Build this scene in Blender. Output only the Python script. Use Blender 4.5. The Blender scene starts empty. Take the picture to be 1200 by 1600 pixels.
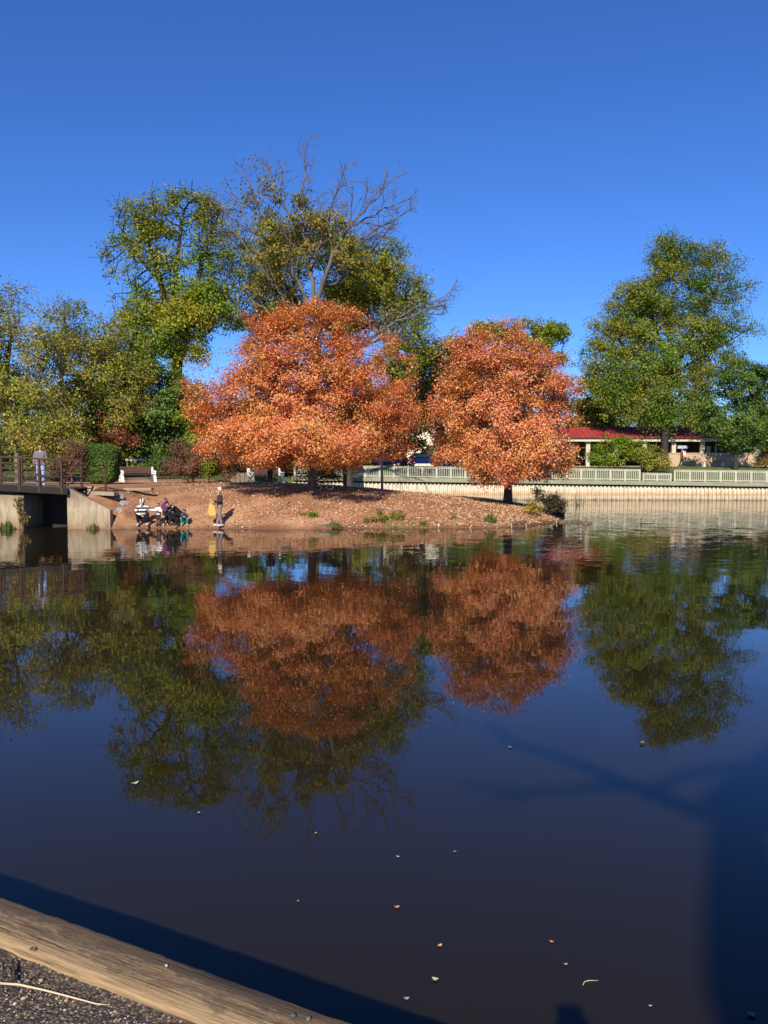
import bpy, math, random
import numpy as np
from mathutils import Vector, Matrix

# ------------------------------------------------------------------ camera, sky, sun, exposure
S = bpy.context.scene
COL = S.collection
F, CW, CH = 1288.0, 1200.0, 1600.0
CAMZ = 2.5                                    # eye height above the water (water is z = 0)
PITCH = math.radians(2.9)
cam = bpy.data.cameras.new("camera")
camo = bpy.data.objects.new("camera", cam)
COL.objects.link(camo)
camo.location = (0, 0, CAMZ)
camo.rotation_euler = (math.pi / 2 - PITCH, 0, 0)
cam.sensor_fit = 'VERTICAL'
cam.sensor_height = 24.0
cam.sensor_width = 18.0
cam.lens = F / CH * 24.0
cam.clip_start = 0.05
cam.clip_end = 3000
S.camera = camo

SUN_EL, SUN_AZ = math.radians(33.5), math.radians(191.9)
SUNV = np.array([math.sin(SUN_AZ) * math.cos(SUN_EL), math.cos(SUN_AZ) * math.cos(SUN_EL), math.sin(SUN_EL)])
world = bpy.data.worlds.new("World")
S.world = world
world.use_nodes = True
wn = world.node_tree
sky = wn.nodes.new('ShaderNodeTexSky')
sky.sky_type = 'NISHITA'
sky.sun_disc = False
sky.sun_elevation = SUN_EL
sky.sun_rotation = SUN_AZ
sky.altitude = 0
sky.air_density = 0.78
sky.dust_density = 0.0
sky.ozone_density = 10.0
sat = wn.nodes.new('ShaderNodeHueSaturation')       # the camera's vivid rendering of a clear blue sky
sat.inputs['Saturation'].default_value = 1.075
sat.inputs['Hue'].default_value = 0.508
wn.links.new(sky.outputs[0], sat.inputs['Color'])
wn.links.new(sat.outputs[0], wn.nodes['Background'].inputs[0])
wn.nodes['Background'].inputs[1].default_value = 0.116

sl = bpy.data.lights.new("sun", 'SUN')
sl.energy = 4.8
sl.angle = math.radians(0.53)
sl.color = (1.0, 0.91, 0.77)
so = bpy.data.objects.new("sun", sl)
COL.objects.link(so)
so.rotation_euler = Vector(SUNV).to_track_quat('Z', 'Y').to_euler()

S.view_settings.view_transform = 'Standard'
S.view_settings.look = 'None'
S.view_settings.exposure = 0.5
S.view_settings.gamma = 1.0
S.cycles.use_denoising = True
S.cycles.max_bounces = 6
S.cycles.diffuse_bounces = 3
S.cycles.glossy_bounces = 3
S.cycles.transmission_bounces = 3
S.cycles.sample_clamp_indirect = 4.0

# ------------------------------------------------------------------ geometry helpers
CT, ST = math.cos(PITCH), math.sin(PITCH)


def ray(px, py):
    dx, dy = (px - CW / 2) / F, (CH / 2 - py) / F
    return np.array([dx, CT + dy * ST, -ST + dy * CT])


def P(px, py, Y):
    """point of the picture (1200 x 1600 frame) at the distance Y in front of the camera"""
    d = ray(px, py)
    return np.array([0, 0, CAMZ]) + d * (Y / d[1])


def PZ(px, py, z=0.0):
    """point of the picture on the level z"""
    d = ray(px, py)
    return np.array([0, 0, CAMZ]) + d * ((z - CAMZ) / d[2])


def nrm(v):
    v = np.asarray(v, float)
    return v / max(np.linalg.norm(v), 1e-9)


def tag(o, label=None, cat=None, group=None, kind=None):
    if label: o['label'] = label
    if cat: o['category'] = cat
    if group: o['group'] = group
    if kind: o['kind'] = kind
    return o


def thing(name, label, cat, loc=(0, 0, 0), rz=0.0, group=None):
    o = bpy.data.objects.new(name, None)
    o.empty_display_size = 0.2
    COL.objects.link(o)
    o.location = tuple(float(a) for a in loc)
    o.rotation_euler = (0, 0, rz)
    return tag(o, label, cat, group)


def copy_tree(o, parent=None):
    c = o.copy()
    COL.objects.link(c)
    c.parent = parent
    for ch in list(o.children):
        copy_tree(ch, c)
    return c


def mesh_obj(name, V, Fc, mats, parent=None, smooth=False, mi=None):
    me = bpy.data.meshes.new(name)
    me.from_pydata([tuple(v) for v in V], [], [tuple(f) for f in Fc])
    for m in (mats if isinstance(mats, (list, tuple)) else [mats]):
        me.materials.append(m)
    if mi is not None:
        me.polygons.foreach_set('material_index', np.asarray(mi, np.int32))
    if smooth:
        me.polygons.foreach_set('use_smooth', np.ones(len(me.polygons), bool))
    me.update()
    o = bpy.data.objects.new(name, me)
    COL.objects.link(o)
    o.parent = parent
    return o


def quads_obj(name, V, n_quads_idx, mat, parent=None, smooth=False):
    """fast mesh from an (N,3) vertex array and an (M,k) index array"""
    me = bpy.data.meshes.new(name)
    V = np.ascontiguousarray(V, np.float32)
    I = np.ascontiguousarray(n_quads_idx, np.int32)
    k = I.shape[1]
    me.vertices.add(len(V))
    me.vertices.foreach_set('co', V.ravel())
    me.loops.add(I.size)
    me.loops.foreach_set('vertex_index', I.ravel())
    me.polygons.add(len(I))
    me.polygons.foreach_set('loop_start', np.arange(0, I.size, k, dtype=np.int32))
    me.polygons.foreach_set('loop_total', np.full(len(I), k, np.int32))
    if smooth:
        me.polygons.foreach_set('use_smooth', np.ones(len(I), bool))
    me.materials.append(mat)
    me.update(calc_edges=True)
    o = bpy.data.objects.new(name, me)
    COL.objects.link(o)
    o.parent = parent
    return o


class MB:
    """collects simple solids and links them as one mesh"""

    def __init__(s):
        s.V, s.F, s.M = [], [], []

    def add(s, V, Fc, m=0):
        b = len(s.V)
        s.V += [tuple(v) for v in V]
        s.F += [tuple(i + b for i in f) for f in Fc]
        s.M += [m] * len(Fc)

    def box(s, x0, x1, y0, y1, z0, z1, m=0):
        V = [(x0, y0, z0), (x1, y0, z0), (x1, y1, z0), (x0, y1, z0), (x0, y0, z1), (x1, y0, z1), (x1, y1, z1), (x0, y1, z1)]
        s.add(V, [(0, 3, 2, 1), (4, 5, 6, 7), (0, 1, 5, 4), (1, 2, 6, 5), (2, 3, 7, 6), (3, 0, 4, 7)], m)

    def bar(s, a, b, w, h, m=0, up=(0, 0, 1)):
        """box from a to b, w across, h in the up direction"""
        a, b = np.asarray(a, float), np.asarray(b, float)
        d = nrm(b - a)
        u = np.asarray(up, float)
        if abs(d @ u) > 0.95:
            u = np.array([0, 1.0, 0])
        r = nrm(np.cross(d, u))
        u = np.cross(r, d)
        V = []
        for c in (a, b):
            for sx, sz in ((-1, -1), (1, -1), (1, 1), (-1, 1)):
                V.append(c + r * sx * w / 2 + u * sz * h / 2)
        s.add(V, [(0, 1, 2, 3), (7, 6, 5, 4), (0, 4, 5, 1), (1, 5, 6, 2), (2, 6, 7, 3), (3, 7, 4, 0)], m)

    def tube(s, pts, rad, k=8, m=0, cap=True):
        pts = [np.asarray(p, float) for p in pts]
        if not hasattr(rad, '__len__'):
            rad = [rad] * len(pts)
        V, Fc = [], []
        u = None
        for i, p in enumerate(pts):
            d = nrm(pts[min(i + 1, len(pts) - 1)] - pts[max(i - 1, 0)])
            if u is None:
                u = nrm(np.cross(d, (0.31, 0.2, 0.93) if abs(d[2]) < 0.9 else (1, 0.1, 0)))
            u = nrm(u - d * (u @ d))
            w = np.cross(d, u)
            for j in range(k):
                a = 2 * math.pi * j / k
                V.append(p + (u * math.cos(a) + w * math.sin(a)) * rad[i])
        for i in range(len(pts) - 1):
            for j in range(k):
                Fc.append((i * k + j, i * k + (j + 1) % k, (i + 1) * k + (j + 1) % k, (i + 1) * k + j))
        if cap:
            Fc.append(tuple(range(k - 1, -1, -1)))
            Fc.append(tuple((len(pts) - 1) * k + j for j in range(k)))
        s.add(V, Fc, m)

    def capsule(s, p, q, r1, r2, k=14, m=0):
        p, q = np.asarray(p, float), np.asarray(q, float)
        d = nrm(q - p) if np.linalg.norm(q - p) > 1e-6 else np.array([0, 0, 1.0])
        pts, rad = [], []
        for a in (89, 65, 40, 15):
            pts.append(p - d * r1 * math.sin(math.radians(a))); rad.append(r1 * math.cos(math.radians(a)))
        for a in (15, 40, 65, 89):
            pts.append(q + d * r2 * math.sin(math.radians(a))); rad.append(r2 * math.cos(math.radians(a)))
        s.tube(pts, rad, k, m)

    def ellipsoid(s, c, r, k=14, n=9, m=0, rot=None):
        V, Fc = [], []
        for i in range(n + 1):
            t = math.pi * (i / n) if 0 < i < n else (0.02 if i == 0 else math.pi - 0.02)
            for j in range(k):
                a = 2 * math.pi * j / k
                v = np.array([r[0] * math.sin(t) * math.cos(a), r[1] * math.sin(t) * math.sin(a), r[2] * math.cos(t)])
                if rot is not None:
                    v = np.array(rot @ Vector(v))
                V.append(np.asarray(c) + v)
        for i in range(n):
            for j in range(k):
                Fc.append((i * k + j, (i + 1) * k + j, (i + 1) * k + (j + 1) % k, i * k + (j + 1) % k))
        Fc.append(tuple(range(k)))
        Fc.append(tuple(n * k + j for j in range(k - 1, -1, -1)))
        s.add(V, Fc, m)

    def prism(s, poly, axis, a0, a1, m=0):
        """polygon in the plane across the axis ('x': (y,z), 'y': (x,z)), drawn out from a0 to a1"""
        n = len(poly)
        V = []
        for a in (a0, a1):
            for (u, v) in poly:
                V.append((a, u, v) if axis == 'x' else (u, a, v))
        Fc = [(i, (i + 1) % n, n + (i + 1) % n, n + i) for i in range(n)]
        Fc += [tuple(range(n - 1, -1, -1)), tuple(range(n, 2 * n))]
        s.add(V, Fc, m)

    def build(s, name, mats, parent=None, smooth=False, bevel=0.0):
        o = mesh_obj(name, s.V, s.F, mats, parent, smooth, s.M)
        if bevel:
            b = o.modifiers.new('bevel', 'BEVEL')
            b.width = bevel
            b.segments = 2
            b.limit_method = 'ANGLE'
        return o

    def fused(s, name, mats, parent, voxel=0.012, paint=None, relax=3):
        """one continuous smooth surface through a voxel remesh"""
        me = bpy.data.meshes.new('raw')
        me.from_pydata(s.V, [], s.F)
        o = bpy.data.objects.new('raw', me)
        COL.objects.link(o)
        r = o.modifiers.new('remesh', 'REMESH')
        r.mode = 'VOXEL'
        r.voxel_size = voxel
        if relax:
            sm = o.modifiers.new('smooth', 'SMOOTH')
            sm.factor = 0.5
            sm.iterations = relax
        dg = bpy.context.evaluated_depsgraph_get()
        nm = bpy.data.meshes.new_from_object(o.evaluated_get(dg))
        bpy.data.objects.remove(o)
        nm.materials.clear()
        for m in (mats if isinstance(mats, (list, tuple)) else [mats]):
            nm.materials.append(m)
        n = len(nm.polygons)
        nm.polygons.foreach_set('use_smooth', np.ones(n, bool))
        if paint:
            c = np.zeros(n * 3)
            nm.polygons.foreach_get('center', c)
            nm.polygons.foreach_set('material_index', paint(c.reshape(-1, 3)).astype(np.int32))
        nm.name = name
        q = bpy.data.objects.new(name, nm)
        COL.objects.link(q)
        q.parent = parent
        return q


# ------------------------------------------------------------------ materials
def new_mat(name):
    m = bpy.data.materials.new(name)
    m.use_nodes = True
    nt = m.node_tree
    return m, nt, nt.nodes['Principled BSDF']


def N(nt, t, **kw):
    n = nt.nodes.new(t)
    for k, v in kw.items():
        if k.startswith('i_'):
            n.inputs[k[2:].replace('_', ' ')].default_value = v
        else:
            setattr(n, k, v)
    return n


def ramp(nt, stops, fac=None, interp='LINEAR'):
    r = nt.nodes.new('ShaderNodeValToRGB')
    r.color_ramp.interpolation = interp
    e = r.color_ramp.elements
    while len(e) > 1:
        e.remove(e[-1])
    e[0].position = stops[0][0]
    e[0].color = (*stops[0][1], 1)
    for p, c in stops[1:]:
        x = e.new(p)
        x.color = (*c, 1)
    if fac is not None:
        nt.links.new(fac, r.inputs[0])
    return r


def surf(name, c1, c2=None, scale=6.0, rough=0.7, bump=0.0, stretch=None, metal=0.0, spec=0.4, detail=6, bscale=None):
    """plain surface with a noise between two of its own colours, and a fine bump"""
    m, nt, b = new_mat(name)
    c2 = c2 or tuple(x * 0.72 for x in c1)
    tc = N(nt, 'ShaderNodeTexCoord')
    src = tc.outputs['Object']
    if stretch:
        mp = N(nt, 'ShaderNodeMapping')
        mp.inputs['Scale'].default_value = stretch
        nt.links.new(src, mp.inputs[0])
        src = mp.outputs[0]
    no = N(nt, 'ShaderNodeTexNoise', i_Scale=scale, i_Detail=detail, i_Roughness=0.65)
    nt.links.new(src, no.inputs['Vector'])
    r = ramp(nt, [(0.32, c1), (0.68, c2)], no.outputs[0])
    nt.links.new(r.outputs[0], b.inputs['Base Color'])
    b.inputs['Roughness'].default_value = rough
    b.inputs['Metallic'].default_value = metal
    b.inputs['Specular IOR Level'].default_value = spec
    if bump:
        nb = N(nt, 'ShaderNodeTexNoise', i_Scale=bscale or scale * 5, i_Detail=5.0)
        nt.links.new(src, nb.inputs['Vector'])
        bp = N(nt, 'ShaderNodeBump', i_Strength=0.6, i_Distance=bump)
        nt.links.new(nb.outputs[0], bp.inputs['Height'])
        nt.links.new(bp.outputs[0], b.inputs['Normal'])
    return m


def leaf_mat(name, pal, pal2=None, trans=0.4, clump=0.35, tcol=1.1):
    """leaves: every leaf its own colour out of the palette, boughs leaning to a second palette"""
    m, nt, b = new_mat(name)
    g = N(nt, 'ShaderNodeNewGeometry')
    st = [(i / max(len(pal) - 1, 1), c) for i, c in enumerate(pal)]
    r = ramp(nt, st, g.outputs['Random Per Island'])
    out = r.outputs[0]
    if pal2:
        r2 = ramp(nt, [(i / max(len(pal2) - 1, 1), c) for i, c in enumerate(pal2)], g.outputs['Random Per Island'])
        tc = N(nt, 'ShaderNodeTexCoord')
        no = N(nt, 'ShaderNodeTexNoise', i_Scale=clump, i_Detail=3.0)
        nt.links.new(tc.outputs['Object'], no.inputs['Vector'])
        mr = N(nt, 'ShaderNodeMapRange')
        mr.inputs['From Min'].default_value = 0.44
        mr.inputs['From Max'].default_value = 0.6
        nt.links.new(no.outputs[0], mr.inputs[0])
        mx = N(nt, 'ShaderNodeMix', data_type='RGBA')
        nt.links.new(mr.outputs[0], mx.inputs['Factor'])
        nt.links.new(r.outputs[0], mx.inputs['A'])
        nt.links.new(r2.outputs[0], mx.inputs['B'])
        out = mx.outputs['Result']
    nt.links.new(out, b.inputs['Base Color'])
    b.inputs['Roughness'].default_value = 0.55
    b.inputs['Specular IOR Level'].default_value = 0.3
    tr = N(nt, 'ShaderNodeBsdfTranslucent')
    hs = N(nt, 'ShaderNodeHueSaturation', i_Saturation=1.1, i_Value=tcol)
    nt.links.new(out, hs.inputs['Color'])
    nt.links.new(hs.outputs[0], tr.inputs['Color'])
    ms = N(nt, 'ShaderNodeMixShader')
    ms.inputs[0].default_value = trans
    nt.links.new(b.outputs[0], ms.inputs[1])
    nt.links.new(tr.outputs[0], ms.inputs[2])
    nt.links.new(ms.outputs[0], nt.nodes['Material Output'].inputs['Surface'])
    return m


def water_mat():
    m, nt, b = new_mat('pond_water')
    b.inputs['Base Color'].default_value = (0.0165, 0.0125, 0.0062, 1)
    b.inputs['Roughness'].default_value = 0.015
    b.inputs['IOR'].default_value = 1.333
    b.inputs['Specular IOR Level'].default_value = 0.5
    g = N(nt, 'ShaderNodeNewGeometry')
    sp = N(nt, 'ShaderNodeSeparateXYZ')
    nt.links.new(g.outputs['Position'], sp.inputs[0])

    def rng(src, a, b_, c, d):
        r = N(nt, 'ShaderNodeMapRange', interpolation_type='SMOOTHSTEP')
        for k, v in zip(('From Min', 'From Max', 'To Min', 'To Max'), (a, b_, c, d)):
            r.inputs[k].default_value = v
        nt.links.new(src, r.inputs[0])
        return r.outputs[0]

    def mth(op, x, y):
        n = N(nt, 'ShaderNodeMath', operation=op)
        for i, v in enumerate((x, y)):
            if isinstance(v, (int, float)):
                n.inputs[i].default_value = v
            else:
                nt.links.new(v, n.inputs[i])
        return n.outputs[0]
    far = rng(sp.outputs[1], 5, 36, 0.10, 1.0)
    right = rng(sp.outputs[0], 0, 9, 0.0, 1.0)
    right = mth('MULTIPLY', right, rng(sp.outputs[1], 16, 34, 0.0, 1.1))
    big = N(nt, 'ShaderNodeTexNoise', i_Scale=0.16, i_Detail=2.0)
    mp = N(nt, 'ShaderNodeMapping')
    mp.inputs['Scale'].default_value = (0.6, 1.6, 1)
    nt.links.new(g.outputs['Position'], mp.inputs[0])
    nt.links.new(mp.outputs[0], big.inputs['Vector'])
    patch = rng(big.outputs[0], 0.35, 0.65, 0.5, 1.45)
    amp = mth('MULTIPLY', mth('ADD', far, right), patch)
    vec = None
    for sc, st, w in ((1.7, (0.7, 1.4, 1), 0.034), (5.5, (0.6, 1.3, 1), 0.040), (17.0, (0.8, 1.2, 1), 0.030)):
        mp = N(nt, 'ShaderNodeMapping')
        mp.inputs['Scale'].default_value = st
        nt.links.new(g.outputs['Position'], mp.inputs[0])
        no = N(nt, 'ShaderNodeTexNoise', i_Scale=sc, i_Detail=2.0)
        nt.links.new(mp.outputs[0], no.inputs['Vector'])
        sub = N(nt, 'ShaderNodeVectorMath', operation='SUBTRACT')
        nt.links.new(no.outputs['Color'], sub.inputs[0])
        sub.inputs[1].default_value = (0.5, 0.5, 0.5)
        mul = N(nt, 'ShaderNodeVectorMath', operation='MULTIPLY')
        nt.links.new(sub.outputs[0], mul.inputs[0])
        mul.inputs[1].default_value = (w, w, 0)
        if vec is None:
            vec = mul.outputs[0]
        else:
            ad = N(nt, 'ShaderNodeVectorMath', operation='ADD')
            nt.links.new(vec, ad.inputs[0])
            nt.links.new(mul.outputs[0], ad.inputs[1])
            vec = ad.outputs[0]
    sc = N(nt, 'ShaderNodeVectorMath', operation='SCALE')
    nt.links.new(vec, sc.inputs[0])
    nt.links.new(amp, sc.inputs['Scale'])
    ad = N(nt, 'ShaderNodeVectorMath', operation='ADD')
    nt.links.new(sc.outputs[0], ad.inputs[0])
    ad.inputs[1].default_value = (0, 0, 1)
    nn = N(nt, 'ShaderNodeVectorMath', operation='NORMALIZE')
    nt.links.new(ad.outputs[0], nn.inputs[0])
    nt.links.new(nn.outputs[0], b.inputs['Normal'])
    return m


def ground_mat():
    m, nt, b = new_mat('ground')
    g = N(nt, 'ShaderNodeNewGeometry')

    def noise(scale, detail=6.0, rough=0.6):
        n = N(nt, 'ShaderNodeTexNoise', i_Scale=scale, i_Detail=detail, i_Roughness=rough)
        nt.links.new(g.outputs['Position'], n.inputs['Vector'])
        return n.outputs[0]
    earth = ramp(nt, [(0.3, (0.24, 0.120, 0.064)), (0.48, (0.34, 0.175, 0.095)), (0.60, (0.42, 0.235, 0.135)), (0.75, (0.50, 0.32, 0.195))], noise(0.55, 7.0, 0.7))
    fine = ramp(nt, [(0.35, (0.72, 0.70, 0.68)), (0.6, (1.08, 1.06, 1.04))], noise(9.0, 5.0, 0.7))
    mul = N(nt, 'ShaderNodeMix', data_type='RGBA', blend_type='MULTIPLY')
    mul.inputs['Factor'].default_value = 1.0
    nt.links.new(earth.outputs[0], mul.inputs['A'])
    nt.links.new(fine.outputs[0], mul.inputs['B'])
    grass = ramp(nt, [(0.3, (0.050, 0.075, 0.014)), (0.5, (0.095, 0.13, 0.026)), (0.7, (0.18, 0.17, 0.05))], noise(1.4, 8.0, 0.75))
    at = N(nt, 'ShaderNodeAttribute', attribute_name='turf')
    mx = N(nt, 'ShaderNodeMix', data_type='RGBA')
    nt.links.new(at.outputs['Fac'], mx.inputs['Factor'])
    nt.links.new(mul.outputs['Result'], mx.inputs['A'])
    nt.links.new(grass.outputs[0], mx.inputs['B'])
    # damp dark band at the water's edge
    at2 = N(nt, 'ShaderNodeAttribute', attribute_name='damp')
    mx2 = N(nt, 'ShaderNodeMix', data_type='RGBA')
    nt.links.new(at2.outputs['Fac'], mx2.inputs['Factor'])
    nt.links.new(mx.outputs['Result'], mx2.inputs['A'])
    mx2.inputs['B'].default_value = (0.11, 0.055, 0.032, 1)
    nt.links.new(mx2.outputs['Result'], b.inputs['Base Color'])
    b.inputs['Roughness'].default_value = 0.9
    b.inputs['Specular IOR Level'].default_value = 0.2
    bp = N(nt, 'ShaderNodeBump', i_Strength=0.8, i_Distance=0.06)
    nt.links.new(noise(4.0, 8.0, 0.7), bp.inputs['Height'])
    nt.links.new(bp.outputs[0], b.inputs['Normal'])
    return m


def timber_mat():
    """weathered softwood: grain drawn out along the length (local x), greyer dirty strip towards the water"""
    m, nt, b = new_mat('weathered_timber')
    tc = N(nt, 'ShaderNodeTexCoord')
    mp = N(nt, 'ShaderNodeMapping')
    mp.inputs['Scale'].default_value = (0.9, 15, 15)
    nt.links.new(tc.outputs['Object'], mp.inputs[0])
    grain = N(nt, 'ShaderNodeTexNoise', i_Scale=2.2, i_Detail=9.0, i_Roughness=0.62, i_Distortion=0.9)
    nt.links.new(mp.outputs[0], grain.inputs['Vector'])
    c = ramp(nt, [(0.22, (0.10, 0.055, 0.027)), (0.38, (0.20, 0.125, 0.065)), (0.50, (0.31, 0.215, 0.115)), (0.62, (0.25, 0.16, 0.085)), (0.72, (0.34, 0.25, 0.14)), (0.85, (0.27, 0.20, 0.11))], grain.outputs[0])
    mp2 = N(nt, 'ShaderNodeMapping')
    mp2.inputs['Scale'].default_value = (2.0, 6, 6)
    nt.links.new(tc.outputs['Object'], mp2.inputs[0])
    dirt = N(nt, 'ShaderNodeTexNoise', i_Scale=4.0, i_Detail=10.0, i_Roughness=0.78)
    nt.links.new(mp2.outputs[0], dirt.inputs['Vector'])
    sp = N(nt, 'ShaderNodeSeparateXYZ')
    nt.links.new(tc.outputs['Object'], sp.inputs[0])
    edge = N(nt, 'ShaderNodeMapRange')
    for k, v in zip(('From Min', 'From Max', 'To Min', 'To Max'), (-0.07, 0.10, -0.20, 0.30)):
        edge.inputs[k].default_value = v
    nt.links.new(sp.outputs[1], edge.inputs[0])
    ad = N(nt, 'ShaderNodeMath', operation='ADD')
    nt.links.new(dirt.outputs[0], ad.inputs[0])
    nt.links.new(edge.outputs[0], ad.inputs[1])
    dm = ramp(nt, [(0.42, (0, 0, 0)), (0.50, (0.75, 0.75, 0.75)), (0.56, (0.25, 0.25, 0.25)), (0.66, (0.9, 0.9, 0.9))], ad.outputs[0])
    mp3 = N(nt, 'ShaderNodeMapping')
    mp3.inputs['Scale'].default_value = (1.1, 42, 42)
    nt.links.new(tc.outputs['Object'], mp3.inputs[0])
    fib = N(nt, 'ShaderNodeTexNoise', i_Scale=2.4, i_Detail=6.0, i_Roughness=0.6, i_Distortion=0.5)
    nt.links.new(mp3.outputs[0], fib.inputs['Vector'])
    fr = ramp(nt, [(0.30, (0.30, 0.27, 0.24)), (0.40, (0.82, 0.80, 0.78)), (0.55, (1.15, 1.14, 1.12)), (0.72, (1.35, 1.34, 1.32))], fib.outputs[0])
    fm = N(nt, 'ShaderNodeMix', data_type='RGBA', blend_type='MULTIPLY')
    fm.inputs['Factor'].default_value = 1.0
    nt.links.new(c.outputs[0], fm.inputs['A'])
    nt.links.new(fr.outputs[0], fm.inputs['B'])
    mx = N(nt, 'ShaderNodeMix', data_type='RGBA')
    nt.links.new(dm.outputs[0], mx.inputs['Factor'])
    nt.links.new(fm.outputs['Result'], mx.inputs['A'])
    mx.inputs['B'].default_value = (0.088, 0.060, 0.040, 1)
    nt.links.new(mx.outputs['Result'], b.inputs['Base Color'])
    b.inputs['Roughness'].default_value = 0.85
    b.inputs['Specular IOR Level'].default_value = 0.25
    bp = N(nt, 'ShaderNodeBump', i_Strength=0.9, i_Distance=0.006)
    nt.links.new(fib.outputs[0], bp.inputs['Height'])
    bp2 = N(nt, 'ShaderNodeBump', i_Strength=0.7, i_Distance=0.008)
    nt.links.new(dirt.outputs[0], bp2.inputs['Height'])
    nt.links.new(bp.outputs[0], bp2.inputs['Normal'])
    nt.links.new(bp2.outputs[0], b.inputs['Normal'])
    return m


def pavement_mat():
    m, nt, b = new_mat('pebble_pavement')
    g = N(nt, 'ShaderNodeNewGeometry')
    v = N(nt, 'ShaderNodeTexVoronoi', i_Scale=105.0)
    nt.links.new(g.outputs['Position'], v.inputs['Vector'])
    bw = N(nt, 'ShaderNodeRGBToBW')
    nt.links.new(v.outputs['Color'], bw.inputs[0])
    c = ramp(nt, [(0.2, (0.05, 0.044, 0.04)), (0.45, (0.12, 0.095, 0.072)), (0.6, (0.20, 0.15, 0.105)), (0.78, (0.36, 0.26, 0.16)), (0.85, (0.07, 0.06, 0.055))], bw.outputs[0])
    d = ramp(nt, [(0.25, (1, 1, 1)), (0.55, (0.35, 0.32, 0.3))], v.outputs['Distance'])
    mul = N(nt, 'ShaderNodeMix', data_type='RGBA', blend_type='MULTIPLY')
    mul.inputs['Factor'].default_value = 1.0
    nt.links.new(c.outputs[0], mul.inputs['A'])
    nt.links.new(d.outputs[0], mul.inputs['B'])
    nt.links.new(mul.outputs['Result'], b.inputs['Base Color'])
    b.inputs['Roughness'].default_value = 0.9
    bp = N(nt, 'ShaderNodeBump', i_Strength=1.0, i_Distance=0.006, invert=True)
    nt.links.new(v.outputs['Distance'], bp.inputs['Height'])
    nt.links.new(bp.outputs[0], b.inputs['Normal'])
    return m


def banded(name, stops, axis=2, lo=0.0, hi=1.0, wob=0.1, rough=0.7, nscale=5.0):
    """colour by height on the thing itself (stains, rust bands)"""
    m, nt, b = new_mat(name)
    tc = N(nt, 'ShaderNodeTexCoord')
    sp = N(nt, 'ShaderNodeSeparateXYZ')
    nt.links.new(tc.outputs['Object'], sp.inputs[0])
    mr = N(nt, 'ShaderNodeMapRange')
    mr.inputs['From Min'].default_value = lo
    mr.inputs['From Max'].default_value = hi
    nt.links.new(sp.outputs[axis], mr.inputs[0])
    no = N(nt, 'ShaderNodeTexNoise', i_Scale=nscale, i_Detail=6.0)
    nt.links.new(tc.outputs['Object'], no.inputs['Vector'])
    ma = N(nt, 'ShaderNodeMath', operation='MULTIPLY_ADD')
    nt.links.new(no.outputs[0], ma.inputs[0])
    ma.inputs[1].default_value = wob
    nt.links.new(mr.outputs[0], ma.inputs[2])
    r = ramp(nt, stops, ma.outputs[0])
    mp = N(nt, 'ShaderNodeMapping')
    mp.inputs['Scale'].default_value = (5.0, 5.0, 0.9)
    nt.links.new(tc.outputs['Object'], mp.inputs[0])
    st = N(nt, 'ShaderNodeTexNoise', i_Scale=1.3, i_Detail=8.0, i_Roughness=0.7)
    nt.links.new(mp.outputs[0], st.inputs['Vector'])
    sr = ramp(nt, [(0.30, (0.50, 0.47, 0.43)), (0.48, (0.88, 0.87, 0.86)), (0.65, (1.08, 1.08, 1.08))], st.outputs[0])
    mu = N(nt, 'ShaderNodeMix', data_type='RGBA', blend_type='MULTIPLY')
    mu.inputs['Factor'].default_value = 1.0
    nt.links.new(r.outputs[0], mu.inputs['A'])
    nt.links.new(sr.outputs[0], mu.inputs['B'])
    nt.links.new(mu.outputs['Result'], b.inputs['Base Color'])
    b.inputs['Roughness'].default_value = rough
    return m


def striped(name, a, bcol, period, axis=2):
    m, nt, b = new_mat(name)
    tc = N(nt, 'ShaderNodeTexCoord')
    sp = N(nt, 'ShaderNodeSeparateXYZ')
    nt.links.new(tc.outputs['Object'], sp.inputs[0])
    w = N(nt, 'ShaderNodeMath', operation='DIVIDE')
    nt.links.new(sp.outputs[axis], w.inputs[0])
    w.inputs[1].default_value = period
    f = N(nt, 'ShaderNodeMath', operation='FRACT')
    nt.links.new(w.outputs[0], f.inputs[0])
    r = ramp(nt, [(0, a), (0.5, bcol)], f.outputs[0], 'CONSTANT')
    nt.links.new(r.outputs[0], b.inputs['Base Color'])
    b.inputs['Roughness'].default_value = 0.85
    return m


M = {}
M['bark'] = surf('bark', (0.10, 0.075, 0.055), (0.035, 0.026, 0.02), 5, 0.9, 0.02, (1, 1, 0.25))
M['bark_grey'] = surf('bark_grey', (0.165, 0.135, 0.11), (0.065, 0.052, 0.043), 3, 0.9, 0.02, (1, 1, 0.2))
M['bark_maple'] = surf('bark_maple', (0.20, 0.155, 0.115), (0.07, 0.052, 0.04), 6, 0.9, 0.02, (1, 1, 0.4))
M['bark_dark'] = surf('bark_dark', (0.05, 0.04, 0.033), (0.02, 0.016, 0.013), 5, 0.9, 0.02)
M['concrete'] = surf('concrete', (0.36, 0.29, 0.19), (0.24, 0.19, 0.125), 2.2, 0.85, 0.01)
M['concrete_dark'] = surf('concrete_dark', (0.035, 0.030, 0.024), (0.016, 0.014, 0.012), 2.0, 0.8, 0.01)  # wet channel concrete, its colour taken near black to deepen the shade under the bridge
M['rust'] = surf('rusty_steel', (0.070, 0.028, 0.018), (0.030, 0.014, 0.011), 9, 0.75, 0.002)
M['rust_dark'] = surf('dark_steel', (0.016, 0.010, 0.008), (0.010, 0.007, 0.006), 6, 0.8)
M['deck'] = surf('deck_boards', (0.24, 0.17, 0.12), (0.13, 0.09, 0.07), 4, 0.85, 0.004, (8, 1, 1))
M['fence_wood'] = surf('silvered_wood', (0.50, 0.48, 0.38), (0.37, 0.355, 0.28), 2.5, 0.85, 0.003, (1, 1, 0.4))
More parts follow.
